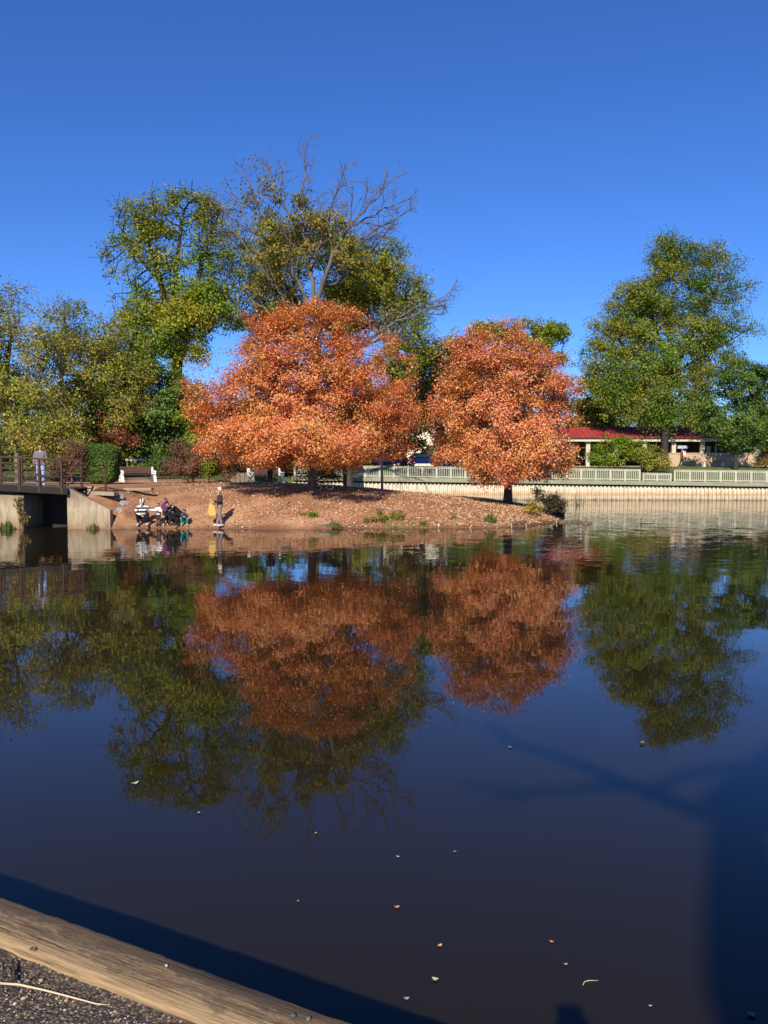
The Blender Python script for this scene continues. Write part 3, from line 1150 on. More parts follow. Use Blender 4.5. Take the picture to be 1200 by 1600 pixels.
PNK = leaf_mat('rusty_leaves', [(0.396, 0.127, 0.069), (0.506, 0.184, 0.098), (0.572, 0.276, 0.149), (0.286, 0.149, 0.057)], None, 0.3)
YEL = leaf_mat('yellow_leaves', [(0.34, 0.28, 0.03), (0.48, 0.40, 0.04), (0.55, 0.48, 0.07), (0.22, 0.20, 0.03)], None, 0.4)
TAN = leaf_mat('mixed_autumn_leaves', [(0.14, 0.115, 0.035), (0.22, 0.16, 0.05), (0.28, 0.16, 0.06), (0.16, 0.09, 0.04)], None, 0.35)
SPM = leaf_mat('sparse_mixed_leaves', [(0.132, 0.168, 0.026), (0.216, 0.240, 0.031), (0.312, 0.264, 0.039), (0.408, 0.192, 0.046)], None, 0.35)
BGO = leaf_mat('brownish_leaves', [(0.098, 0.077, 0.022), (0.182, 0.140, 0.036), (0.280, 0.182, 0.056), (0.210, 0.189, 0.042)], None, 0.35)
CO, CB = (4, 0.28), (5, 0.60)

# the two orange maples on the point
tree('maple_tree', 'wide orange-red maple with a pale trunk, the larger of the two on the point', 'tree', 489, 40.3,
     [(472, 640, 178, 88, 0, 960, 1), (480, 565, 112, 86, 0, 520, 1), (375, 625, 84, 74, 0, 200, 1), (342, 678, 50, 50, -0.8, 120, 1), (575, 610, 78, 92, 0.2, 240, 0.75),
      (612, 655, 44, 66, 0.5, 120, 0.6), (470, 688, 135, 34, -3.3, 230, 0.9), (400, 686, 62, 36, -3.0, 110, 0.9), (495, 700, 100, 34, -1.2, 220, 1), (560, 698, 85, 28, 0.5, 90, 0.7), (412, 515, 40, 28, 0, 40, 0.8), (500, 500, 62, 26, 0, 70, 0.8), (490, 485, 14, 14, 0, 8, 0.7)],
     None, 0.21, ORA, M['bark_maple'], 0.28, 0.42, 175000, 0.20, 0.097, 5, 'orange maples on the point',
     lines=[[(487, 740, 0), (484, 700, 0), (482, 640, 0), (484, 560, 0)], [(486, 728, 0), (440, 680, -0.5), (390, 650, -0.8)], [(485, 718, 0), (530, 670, 0.4), (580, 640, 0.6)], [(486, 730, 0), (478, 700, -1.6)]], clump=CO, outb=0.95, twigs=(2, 0.4, 0.12), rmin=0.006)
tree('maple_tree', 'rounder orange-pink maple with a dark trunk at the tip of the point', 'tree', 794, 42.6,
     [(786, 640, 116, 104, 0, 820, 1), (780, 570, 82, 62, 0, 320, 0.9), (850, 655, 56, 82, 0.2, 150, 0.55), (882, 690, 30, 52, 0.4, 60, 0.4), (715, 660, 48, 70, 0, 150, 1),
      (798, 716, 98, 38, -1.2, 220, 1), (800, 704, 90, 36, -2.4, 140, 0.9), (845, 728, 50, 20, -0.4, 50, 0.8), (788, 738, 60, 18, -1.4, 80, 0.9), (735, 560, 46, 44, 0, 70, 0.6), (835, 575, 50, 46, 0, 70, 0.5), (790, 525, 46, 22, 0, 26, 0.35), (885, 620, 24, 44, 0, 26, 0.35)],
     None, 0.20, ORA2, M['bark_dark'], 0.28, 0.42, 122000, 0.20, 0.097, 8, 'orange maples on the point',
     lines=[[(794, 748, 0), (792, 715, 0), (788, 640, 0), (782, 570, 0)], [(793, 738, 0), (745, 690, -0.3), (715, 660, -0.2)], [(793, 732, 0), (840, 680, 0.3), (860, 640, 0.4)]], clump=CO, outb=0.95, twigs=(3, 0.5, 0.25), rmin=0.006)

# tall trees behind
tree('oak_tree', 'tall mottled green and yellow tree left of the bare-topped tree', 'tree', 272, 60,
     [(285, 335, 62, 32, 0, 80, 0.8), (235, 375, 55, 50, 0, 100, 0.6), (325, 360, 50, 52, 0, 90, 0.7), (275, 420, 90, 45, 0, 130, 0.6), (288, 478, 78, 44, -1, 220, 1.15), (245, 520, 66, 42, -1, 150, 1.1), (230, 560, 60, 36, -1, 110, 1.0),
      (200, 335, 36, 18, 0, 40, 0.2), (200, 455, 34, 46, 0, 40, 0.35), (350, 430, 38, 50, 0, 50, 0.5), (328, 315, 22, 18, 0, 20, 0.8), (185, 400, 20, 60, 0, 30, 0.3), (360, 390, 26, 50, 0, 40, 0.5), (230, 350, 60, 30, 0, 40, 0.5), (330, 480, 46, 40, 0, 60, 0.8), (215, 500, 36, 40, 0, 40, 0.7), (300, 545, 40, 20, -1, 40, 1)],
     None, 0.45, YGR, M['bark_dark'], 0.55, 0.75, 44000, 0.30, 0.175, 21, None,
     lines=[[(275, 640, 0), (276, 570, 0), (283, 545, 0)], [(283, 545, 0), (262, 480, 0), (240, 400, 0), (210, 340, 0)], [(283, 545, 0), (305, 470, 0), (320, 380, 0)], [(276, 565, 0), (250, 530, -1)], [(270, 500, 0), (275, 420, 0), (285, 340, 0)], [(250, 440, 0), (215, 400, 0), (185, 350, 0)]], twigs=(3, 1.1, 0.3), rmin=0.013, clump=(8, 0.55), jitter=0.12)
tree('oak_tree', 'yellow-green leafy tree directly behind the bare-topped tree', 'tree', 545, 66,
     [(555, 400, 40, 36, 0, 70, 0.7), (590, 440, 48, 44, 0, 100, 1), (545, 470, 60, 46, 0, 130, 1.4), (445, 440, 52, 50, 0, 80, 0.6), (410, 485, 42, 42, 0, 80, 0.9), (630, 500, 40, 42, 0, 60, 0.8), (490, 395, 60, 56, 0, 110, 0.7), (430, 400, 50, 50, 0, 80, 0.6), (400, 440, 40, 60, 0, 60, 0.7), (620, 450, 40, 40, 0, 60, 0.8), (480, 510, 110, 40, 0, 120, 1), (645, 540, 30, 40, 0, 40, 0.8), (625, 395, 30, 14, 0, 20, 0.7), (655, 450, 24, 14, 0, 14, 0.5)],
     None, 0.42, YGR, M['bark'], 0.6, 0.8, 60000, 0.36, 0.185, 34, None, lines=[[(540, 640, 0), (530, 540, 0), (520, 500, 0)], [(525, 520, 0), (460, 470, 0)], [(525, 520, 0), (585, 460, 0), (620, 400, 0)], [(525, 520, 0), (620, 500, 0), (660, 460, 0)]], twigs=(3, 1.3, 0.3), rmin=0.012, clump=CB, jitter=0.12)


def fan_tree(name, label, cat, base_px, Y, limbs, r_trunk, bmat, lmat, seed, side_every, leaf_at, n_leaf, sigma, lsize):
    """limbs drawn one by one, every limb carrying straight side shoots that fork again"""
    rs = np.random.RandomState(seed)
    bx = P(base_px, 700, Y)[0]
    origin = np.array([bx, Y, gz1(bx, Y)])
    root = thing(name, label, cat, origin)
    nodes, par = [], []

    def add(p, i):
        nodes.append(np.asarray(p, float)); par.append(i)
        return len(nodes) - 1

    def shoot(i, d, L, lev):
        n = max(3, int(L / 0.45))
        j = i
        for k in range(n):
            d = nrm(d + rs.normal(size=3) * (0.07 + 0.04 * lev) + np.array([0, 0, 0.035]))
            j = add(nodes[j] + d * L / n, j)
            if lev < 4 and rs.uniform() < (0.75, 0.6, 0.42)[lev - 1]:
                ax = nrm(np.cross(d, rs.normal(size=3)))
                a = math.radians(rs.uniform(22, 46))
                q = d * math.cos(a) + ax * math.sin(a)
                shoot(j, nrm(q), L * (1 - k / n) * rs.uniform(0.35, 0.6) + 0.25, lev + 1)
    cur = add(origin - np.array([0, 0, 0.2]), -1)
    first = True
    for ln in limbs:
        pts = [P(px, py, Y + d) for px, py, d in ln]
        if not first:
            dd = [np.linalg.norm(q - pts[0]) for q in nodes]
            cur = int(np.argmin(dd))
        tot = sum(np.linalg.norm(b - a) for a, b in zip([nodes[cur]] + pts[:-1], pts))
        run = 0
        for a, b in zip([nodes[cur]] + pts[:-1], pts):
            n = max(1, int(np.linalg.norm(b - a) / 0.55))
            d = nrm(b - a)
            for k in range(n):
                cur = add(a + (b - a) * (k + 1) / n + rs.normal(size=3) * 0.05, cur)
                run += np.linalg.norm(b - a) / n
                if not first and run > 0.18 * tot and rs.uniform() < side_every:
                    ax = nrm(np.cross(d, rs.normal(size=3)))
                    an = math.radians(rs.uniform(20, 45))
                    shoot(cur, nrm(d * math.cos(an) + ax * math.sin(an)), (tot - run) * rs.uniform(0.3, 0.55) + 0.9, 1)
        if not first:
            shoot(cur, d, 1.6, 1)
        first = False
    Nn, pr = np.array(nodes), np.array(par, int)
    branch_mesh('trunk', Nn, pr, r_trunk, bmat, root, origin, 6, 2.05, rmin=0.013)
    term = np.setdiff1d(np.arange(len(Nn)), pr)
    cs = Nn[term]
    w = np.zeros(len(cs))
    for (cx, cy, rx, ry, f) in leaf_at:
        c = P(cx, cy, Y)
        e = ((cs[:, 0] - c[0]) / (rx / F * Y)) ** 2 + ((cs[:, 2] - c[2]) / (ry / F * Y)) ** 2
        w = np.maximum(w, f * (e < 1))
    w *= rs.uniform(0, 1, len(w)) < 0.55
    leaf_mesh('crown', rs, cs, rs.poisson(w / w.sum() * n_leaf), sigma, lsize, lmat, root, origin, Nn.mean(0))


fan_tree('bare_tree', 'tallest tree with grey trunks and a mostly bare twiggy top', 'tree', 490, 58,
         [[(491, 600, 0), (492, 520, 0), (491, 470, 0)],
          [(491, 470, 0), (486, 430, 0.3), (480, 370, 0.6), (472, 300, 0.6), (476, 258, 0.6)],
          [(491, 480, 0), (506, 440, -0.4), (522, 395, -0.8), (548, 350, -1.0), (598, 298, -1.0)],
          [(491, 500, 0), (470, 450, 0.5), (440, 390, 1.0), (402, 320, 1.5), (388, 280, 1.5)],
          [(484, 420, 0), (500, 380, 0.5), (512, 330, 1), (530, 290, 1)],
          [(520, 400, -0.8), (560, 375, -1.5), (610, 345, -2)],
          [(491, 520, 0), (455, 480, -1), (410, 420, -1.6), (365, 360, -2), (350, 330, -2)],
          [(492, 540, 0), (440, 510, 1), (385, 460, 2), (350, 430, 2)],
          [(480, 380, 0.5), (455, 340, 0), (432, 300, -0.5), (425, 275, -0.5)],
          [(500, 450, -0.3), (530, 440, 1.5), (570, 400, 2), (600, 370, 2)],
          [(492, 560, 0), (560, 540, -0.5), (612, 505, -1), (650, 480, -1), (688, 465, -1)],
          [(612, 505, -1), (645, 495, -1.5), (680, 478, -1.5)],
          [(560, 540, 0), (610, 525, 0.5), (660, 530, 0.5)],
          [(540, 360, -1), (572, 340, -0.5), (612, 322, 0)],
          [(440, 390, 1), (405, 370, 1), (372, 320, 1)]],
         0.36, M['bark_grey'], SPM, 33, 0.85,
         [(480, 400, 80, 60, 1), (430, 430, 60, 60, 0.7), (440, 340, 50, 50, 0.5), (550, 430, 60, 50, 0.9), (400, 300, 50, 40, 0.2), (640, 490, 50, 40, 0.2)], 11000, 0.24, 0.19)

# left-hand group
tree('ash_tree', 'airy olive tree with leaning trunks beside the bridge, leftmost of the trees', 'tree', 30, 51,
     [(40, 560, 80, 55, 0, 150, 1), (-30, 520, 60, 55, 0, 90, 0.7), (30, 505, 60, 40, 0, 70, 0.4), (50, 640, 90, 55, -1, 170, 1), (-40, 640, 70, 80, 0, 100, 1), (10, 465, 26, 24, 0, 20, 0.4), (75, 690, 60, 26, -1.5, 90, 0.9)],
     None, 0.22, OLV, M['bark_maple'], 0.4, 0.58, 40000, 0.30, 0.145, 41, 'olive trees behind the bridge',
     lines=[[(26, 700, 0), (40, 650, 0), (60, 600, 0), (80, 540, 0)], [(28, 715, 0), (15, 650, 0.3), (10, 580, 0.3), (20, 510, 0)], [(50, 625, 0), (80, 590, -0.3), (95, 560, -0.3)], [(20, 690, -0.5), (60, 640, -1.5), (110, 600, -1.5)]], twigs=(4, 0.9, 0.5), clump=(5, 0.5), jitter=0.12, rmin=0.011)
tree('ash_tree', 'airy olive tree with a reddish tip between the leftmost tree and the hedge', 'tree', 100, 56,
     [(140, 570, 75, 50, 0, 170, 1), (115, 515, 55, 32, 0, 80, 0.4), (105, 485, 30, 14, 0, 20, 0.4), (190, 560, 45, 50, 0, 90, 0.9), (140, 640, 70, 50, -0.5, 140, 1.0), (185, 610, 50, 45, 0, 100, 1), (110, 680, 60, 26, -1, 80, 1)],
     None, 0.22, OLV, M['bark_maple'], 0.42, 0.6, 40000, 0.32, 0.155, 42, 'olive trees behind the bridge',
     lines=[[(104, 690, 0), (112, 640, 0), (140, 590, 0), (150, 520, 0)], [(106, 670, 0), (95, 600, 0.4), (105, 540, 0.4), (100, 490, 0)], [(120, 630, 0), (170, 600, -0.3), (200, 550, 0)]], twigs=(4, 0.9, 0.5), clump=(5, 0.5), jitter=0.12, rmin=0.011)
tree('holly_tree', 'dense dark green tree filling the gap behind the first bench', 'tree', 245, 58,
     [(250, 640, 58, 60, 0, 220, 1), (225, 680, 45, 38, -0.5, 110, 1), (280, 600, 36, 44, 0, 90, 1), (210, 600, 34, 46, 0, 70, 0.9), (285, 670, 34, 44, 0, 90, 1)],
     (246, 690), 0.22, DGR, M['bark_dark'], 0.4, 0.55, 27000, 0.24, 0.17, 43, clump=(9, 0.5))
tree('sumac_tree', 'small rusty pink tree glimpsed behind the clipped hedge', 'tree', 178, 55.5,
     [(176, 675, 30, 18, 0, 60, 1), (160, 655, 22, 18, 0, 26, 0.4), (150, 692, 24, 12, 0, 26, 0.7), (188, 690, 26, 12, 0, 26, 0.8)], (177, 700), 0.07, PNK, M['bark'], 0.35, 0.5, 5200, 0.2, 0.12, 44, clump=(8, 0.3))
tree('laurel_tree', 'bright green low tree touching the large orange maple on its left', 'tree', 300, 50,
     [(316, 692, 24, 24, 0, 50, 1), (290, 655, 22, 26, 0, 40, 1)], (304, 715), 0.08, YGR, M['bark'], 0.3, 0.42, 5000, 0.18, 0.13, 45, clump=(8, 0.3))

# trees on the right, by the pavilion
tree('maple_tree', 'big green tree with an open pointed crown in front of the red roof', 'tree', 1038, 83.8,
     [(1058, 392, 46, 28, 0, 90, 1), (1035, 430, 42, 36, 0, 90, 1), (1110, 425, 46, 42, 0, 100, 0.9), (1150, 455, 32, 48, 0, 60, 0.5), (1000, 470, 42, 38, 0, 100, 1), (1070, 470, 70, 44, 0, 130, 0.7), (975, 520, 58, 44, 0, 160, 1),
      (1060, 530, 80, 46, 0, 170, 0.85), (950, 565, 46, 40, 0, 120, 1), (1010, 580, 70, 44, -0.5, 190, 1), (1090, 575, 60, 46, 0, 110, 0.8), (1040, 620, 95, 40, 0, 200, 1.0), (1160, 515, 34, 14, 0, 26, 0.6), (1120, 500, 50, 50, 0, 90, 0.7), (1130, 570, 50, 44, 0, 80, 0.8), (1035, 655, 55, 20, 0, 60, 0.8), (965, 615, 36, 28, 0, 60, 1), (1030, 490, 90, 84, -1, 240, 1), (985, 490, 44, 50, 0, 90, 1), (935, 600, 26, 30, 0, 40, 1), (1000, 640, 70, 26, 0, 110, 1), (1085, 645, 55, 26, 0, 80, 1)],
     None, 0.36, GRN, M['bark_dark'], 0.62, 0.85, 125000, 0.38, 0.19, 51, None,
     lines=[[(1039, 690, 0), (1040, 640, 0), (1042, 560, 0), (1050, 460, 0)], [(1041, 600, 0), (1085, 520, 0), (1120, 450, 0)], [(1041, 610, 0), (990, 560, 0), (965, 530, 0)], [(1042, 560, 0), (1015, 490, 0), (1030, 430, 0)], [(1041, 590, 0), (1110, 550, 0), (1170, 515, 0)]], twigs=(3, 1.2, 0.16), rmin=0.013, depth_k=0.42, clump=(4, 0.62), jitter=0.12)
tree('cherry_tree', 'small dark green tree standing in front of the tan wall, right of the big tree', 'tree', 1150, 77,
     [(1155, 605, 48, 44, 0, 120, 1), (1195, 620, 36, 50, 0, 90, 1), (1135, 650, 42, 32, -0.5, 110, 1), (1180, 670, 44, 30, 0, 100, 1), (1160, 575, 30, 22, 0, 36, 0.7), (1160, 690, 36, 14, 0, 40, 0.9)],
     (1150, 700), 0.17, DGR, M['bark_dark'], 0.42, 0.6, 30000, 0.27, 0.19, 52, clump=(9, 0.5))
tree('dogwood_tree', 'bushy yellow-olive small tree in front of the pavilion columns', 'tree', 965, 75.5,
     [(962, 702, 34, 22, 0, 90, 1), (985, 694, 22, 16, 0, 40, 1), (945, 712, 22, 16, 0, 40, 1)], (965, 715), 0.09, YGR, M['bark_dark'], 0.3, 0.45, 8500, 0.2, 0.15, 53, clump=(8, 0.36))
tree('bush', 'rounded yellow-olive bush right of the bushy small tree, by the fence step', 'bush', 1022, 75,
     [(1024, 717, 24, 18, 0, 80, 1), (1004, 712, 14, 16, 0, 30, 1)], (1022, 728), 0.06, OLV, M['bark_dark'], 0.25, 0.4, 7000, 0.2, 0.13, 54, clump=(8, 0.34))
tree('bush', 'pale olive bush at the right edge of the picture by the tan wall', 'bush', 1196, 78.5,
     [(1196, 714, 18, 16, 0, 50, 1)], (1196, 728), 0.05, TAN, M['bark_dark'], 0.25, 0.4, 4000, 0.2, 0.13, 55, clump=(8, 0.3))
for i, (bx, Y, el, mt, lab) in enumerate((
        (832, 96, [(842, 518, 44, 22, 0, 80, 1), (858, 540, 32, 28, 0, 60, 1), (815, 560, 60, 50, 0, 120, 1), (800, 640, 80, 60, 0, 90, 1)], YGR, 'mottled green and gold tree peeping over the right orange maple'),
        (768, 92, [(772, 516, 36, 20, 0, 46, 0.5), (740, 540, 40, 30, 0, 60, 0.6), (730, 600, 50, 60, 0, 100, 0.9)], OLV, 'thin olive tree showing above the top of the right orange maple'),
        (690, 72.5, [(693, 575, 32, 38, 0, 90, 1), (668, 560, 28, 24, 0, 40, 0.7), (655, 625, 38, 48, 0, 90, 0.9), (640, 670, 40, 34, 0, 70, 0.9), (700, 640, 36, 50, 0, 80, 1)], BGO, 'brownish olive tree in the gap between the two orange maples'),
        (632, 84, [(640, 560, 34, 30, 0, 60, 0.8), (610, 610, 40, 50, 0, 80, 0.8)], YGR, 'light green tree behind the right shoulder of the larger orange maple'),
        (945, 92, [(945, 628, 40, 32, 0, 100, 1), (920, 645, 30, 24, 0, 50, 1)], YGR, 'bright green tree over the left end of the red roof'))):
    tree('maple_tree', lab, 'tree', bx, Y, el, (bx, 690), 0.22, mt, M['bark'], 0.6, 0.85, 17000, 0.32, 0.25, 60 + i, 'trees beyond the fence', rmin=0.013, clump=CB)
# wooded backdrop at the left and far right, each tree its own
for i, (bx, Y, top, w, mt, lab) in enumerate((
        (-120, 84, 560, 90, GRN, 'far green tree beyond the left frame edge'),
        (5, 92, 590, 80, DGR, 'dark far tree behind the leftmost olive tree'),
        (90, 98, 600, 70, GRN, 'green far tree behind the olive trees at the bridge'),
        (165, 88, 590, 62, DGR, 'dark far tree behind the rusty pink tree'),
        (232, 100, 585, 60, GRN, 'far green tree under the tall mottled tree'),
        (330, 96, 600, 62, DGR, 'dark far tree showing left of the larger orange maple'),
        (420, 104, 590, 70, GRN, 'far green tree hidden mostly behind the larger orange maple'),
        (540, 108, 565, 70, OLV, 'far olive tree behind the middle of the larger orange maple'),
        (610, 124, 580, 60, GRN, 'dark far tree behind the pale cream house'),
        (705, 124, 562, 66, DGR, 'dark far tree to the right of the pale cream house'),
        (770, 120, 575, 60, GRN, 'far green tree behind the left half of the right orange maple'),
        (860, 118, 590, 56, DGR, 'dark far tree behind the right half of the right orange maple'),
        (1230, 100, 610, 70, DGR, 'dark far tree at the right frame edge behind the pavilion'),
        (1130, 112, 630, 60, GRN, 'far green tree behind the right part of the pavilion roof'),
        (985, 116, 622, 56, DGR, 'dark far tree behind the left part of the pavilion roof'),
        (1060, 112, 628, 50, GRN, 'far green tree behind the middle of the pavilion roof'))):
    m_ = (top + 735) / 2
    tree('oak_tree', lab, 'tree', bx, Y, [(bx, m_, w, (735 - top) * 0.5, 0, 170, 1), (bx - w * 0.5, m_ + 30, w * 0.6, 46, 0, 70, 1), (bx + w * 0.5, m_ + 26, w * 0.6, 46, 0, 70, 1)], (bx, 690), 0.25, mt, M['bark_dark'], 0.7, 1.0, 15000, 0.42, 0.32, 80 + i, 'far trees of the park', rmin=0.014, clump=(8, 0.7))
# understorey: bushes that close the view under the crowns
for i, (bx, Y, yy, rx, ry, mt, lab) in enumerate((
        (-30, 66, 700, 60, 38, DGR, 'dark bush under the trees at the left frame edge'),
        (62, 68, 704, 52, 34, GRN, 'mid green bush behind the footbridge railing under the olive trees'),
        (128, 66, 700, 44, 36, DGR, 'dark bush behind the clipped hedge, left of the rusty pink tree'),
        (196, 70, 698, 40, 24, GRN, 'green bush behind the rusty pink tree'),
        (300, 68, 706, 40, 32, DGR, 'dark bush behind the large brown shrub'),
        (372, 66, 712, 44, 28, DGR, 'dark bush in the shade behind the smaller brown shrub'),
        (440, 74, 712, 44, 26, GRN, 'green bush behind the second bench'),
        (520, 92, 708, 50, 24, DGR, 'dark bush beyond the fence left of the parked cars'),
        (590, 96, 700, 40, 28, DGR, 'dark bush behind the dark blue car'),
        (700, 95, 700, 40, 30, DGR, 'dark bush behind the black car'),
        (770, 94, 700, 50, 34, GRN, 'green bush beyond the fence behind the trunk of the right orange maple'),
        (845, 93, 704, 40, 30, DGR, 'dark bush left of the pavilion end'))):
    tree('bush', lab, 'bush', bx, Y, [(bx, yy, rx, ry, 0, 130, 1), (bx - rx * 0.4, yy + 12, rx * 0.5, ry * 0.7, 0, 40, 1), (bx + rx * 0.4, yy + 10, rx * 0.5, ry * 0.7, 0, 40, 1)], (bx, 720), 0.08, mt, M['bark_dark'], 0.45, 0.7, 7500, 0.28, 0.22, 120 + i, 'bushes under the park trees', clump=(7, 0.5))

# shrubs near the path
tree('shrub', 'large brown twiggy shrub to the right of the first bench', 'shrub', 293, 46.5,
     [(293, 722, 34, 30, 0, 170, 1), (275, 730, 22, 24, 0, 60, 1), (312, 728, 22, 24, 0, 60, 1)], (293, 750), 0.07, BRN, M['drift'], 0.2, 0.3, 9000, 0.16, 0.075, 71, None, twigs=(5, 0.35, 0.9), rmin=0.006, clump=(6, 0.2))
tree('shrub', 'smaller brown shrub with open stems left of the second bench', 'shrub', 352, 46.5,
     [(352, 728, 26, 18, 0, 80, 1), (366, 720, 18, 14, 0, 30, 1)], (352, 750), 0.05, BRN, M['drift'], 0.2, 0.3, 3800, 0.16, 0.075, 72, None, twigs=(5, 0.35, 0.9), rmin=0.006, clump=(6, 0.2))
tree('shrub', 'small green shrub squeezed between the two brown shrubs', 'shrub', 326, 46.3,
     [(326, 728, 13, 20, 0, 50, 1)], (326, 748), 0.04, GRN, M['drift'], 0.2, 0.3, 3000, 0.14, 0.09, 73, clump=(6, 0.15))
tree('shrub', 'dark bare-stemmed shrub behind the trunk of the larger orange maple', 'shrub', 487, 46,
     [(468, 742, 20, 14, 0, 50, 0.4), (512, 738, 22, 16, 0, 70, 1), (495, 745, 30, 10, 0, 40, 0.6)], (487, 756), 0.05, DGR, M['bark_dark'], 0.2, 0.3, 3600, 0.15, 0.09, 74, None, twigs=(3, 0.3, 0.5), clump=(6, 0.18))
tree('shrub', 'low dark green shrub behind the first bench', 'shrub', 258, 55,
     [(255, 725, 18, 13, 0, 50, 1), (238, 732, 16, 8, 0, 24, 1)], (256, 740), 0.04, DGR, M['bark_dark'], 0.22, 0.34, 3600, 0.18, 0.10, 75, clump=(6, 0.2))
tree('shrub', 'brown shrub in the shade beside the bridge railing, left of the hedge', 'shrub', 112, 43,
     [(112, 715, 22, 22, 0, 70, 1), (95, 730, 16, 14, 0, 30, 1)], (112, 745), 0.05, BRN, M['drift'], 0.2, 0.3, 4200, 0.16, 0.08, 76, None, twigs=(4, 0.3, 0.8), clump=(6, 0.2))


def hedge():
    rs = np.random.RandomState(17)
    Y = 44.0
    a, b = P(128, 700, Y), P(189, 756, Y)
    base = np.array([(a[0] + b[0]) / 2, Y, gz1((a[0] + b[0]) / 2, Y)])
    root = thing('hedge', 'clipped dark green hedge, rounded and wider at the top, beside the bridge end', 'hedge', base)
    W, H, Dp = (b[0] - a[0]) / 2, P(128, 697, Y)[2] - base[2], 1.0
    n = 26000
    u = rs.uniform(-1, 1, (n, 3))
    e = (np.abs(u) ** 4).sum(1) ** 0.25
    q = u / e[:, None] * (rs.uniform(0.5, 1, n) ** 0.25)[:, None]
    taper = 0.80 + 0.20 * (q[:, 2] * 0.5 + 0.5)
    bump = 1 + 0.05 * np.sin(q[:, 0] * 9 + q[:, 2] * 7) * np.cos(q[:, 1] * 8)
    c = np.stack([q[:, 0] * W * taper * bump, q[:, 1] * Dp * taper * bump, (q[:, 2] * 0.5 + 0.5) * H * bump + 0.06], 1)
    leaf_mesh('foliage', rs, c, np.ones(n, int), 0.02, 0.075, DGR, root, np.zeros(3), np.array([0, 0, H * 0.4]), 1.0, 0.3, 0.7, 0.8)
    mb = MB()
    for i in range(12):
        x = (i - 5.5) / 5.5 * W * 0.6
        mb.tube([(x * 0.6, 0, -0.05), (x * 0.9, 0.1 * math.sin(i), H * 0.4), (x * 1.1, 0.2 * math.cos(i * 2), H * 0.85)], [0.03, 0.022, 0.01], 6)
    mb.build('stems', M['bark_dark'], root, True)


hedge()


def tuft(label, px, py, n, h, spread, mat, seed, name='grass_tuft', cat='grass tuft', wide=0.012, group='grass tufts on the bank', z=None, lean=0.5, at=None):
    """blades and small stems from one foot"""
    rs = np.random.RandomState(seed)
    # walk the line of sight to the ground
    for t in np.linspace(30, 60, 600):
        p = P(px, py, t)
        if gz1(p[0], p[1]) >= p[2] - 0.01:
            break
    else:
        p = PZ(px, py, 0.02)
    if at is not None:
        p = np.array([P(px, py, at)[0], at, 0.0])
    zb = gz1(p[0], p[1]) if z is None else z
    zb = max(zb, -0.02)
    V, I = [], []
    for i in range(n):
        a = rs.uniform(0, 6.283)
        r = spread * min(abs(rs.normal()) * 0.42, 0.62)
        f = np.array([r * math.cos(a), r * math.sin(a) * 0.6, -0.02])
        d = np.array([math.cos(a), math.sin(a), 0]) * rs.uniform(0.1, lean)
        H = h * rs.uniform(0.25, 1.1) * (0.35 + 0.75 * math.exp(-(r / (spread * 0.55)) ** 2)) * (1 + 0.3 * math.sin(a * 3 + seed))
        w = wide * rs.uniform(0.6, 1.6) * 1.4
        s_ = np.array([-math.sin(a + rs.uniform(-1, 1)), math.cos(a), 0]) * w
        p1, p2 = f + np.array([0, 0, H * 0.55]) + d * H * 0.35, f + np.array([0, 0, H]) + d * H
        k = len(V)
        V += [f - s_, f + s_, p1 + s_ * 0.9, p1 - s_ * 0.9, p2 + s_ * 0.15, p2 - s_ * 0.15]
        I += [(k, k + 1, k + 2, k + 3), (k + 3, k + 2, k + 4, k + 5)]
    o = quads_obj(name, np.array(V), np.array(I), mat)
    o.location = (p[0], p[1], zb)
    tag(o, label, cat, group)
    return o


GB = leaf_mat('grass_blades', [(0.05, 0.085, 0.016), (0.085, 0.13, 0.025), (0.13, 0.17, 0.04), (0.24, 0.24, 0.09)], None, 0.35)
GD = leaf_mat('dry_blades', [(0.10, 0.10, 0.03), (0.20, 0.18, 0.06), (0.32, 0.27, 0.12), (0.09, 0.11, 0.03)], None, 0.35)
RD = leaf_mat('dark_reeds', [(0.020, 0.026, 0.014), (0.035, 0.040, 0.020), (0.06, 0.05, 0.03), (0.11, 0.08, 0.045)], None, 0.2)
tuft('yellowish grass tuft just right of the bushy green plant', 522, 824, 160, 0.35, 0.5, GD, 2)
tuft('small green plant upright on the bare slope above the sticks', 593, 806, 70, 0.42, 0.14, GB, 3)
tuft('small green tuft at the waterline between the pale stakes', 661, 821, 80, 0.25, 0.22, GB, 6)
tuft('thin green tuft at the foot of the slope left of the tip', 708, 812, 60, 0.35, 0.2, GD, 7)
tuft('green tuft at the waterline below the right orange maple', 766, 816, 200, 0.42, 0.42, GB, 8)
tuft('green grass tuft at the foot of the concrete wing wall', 145, 823, 150, 0.27, 0.42, GD, 9, z=0.0, at=34.8)
tuft('bright grass tuft in front of the left bridge pier', 8, 824, 240, 0.36, 0.7, GB, 10, z=0.0, at=34.7)
tuft('pale wispy weeds behind the bank by the slim wooden post', 586, 757, 60, 0.7, 0.3, GD, 11, z=1.2)
tuft('pale wispy weeds on the far rim of the point right of the post', 672, 766, 90, 0.8, 0.7, GD, 12, z=1.0)

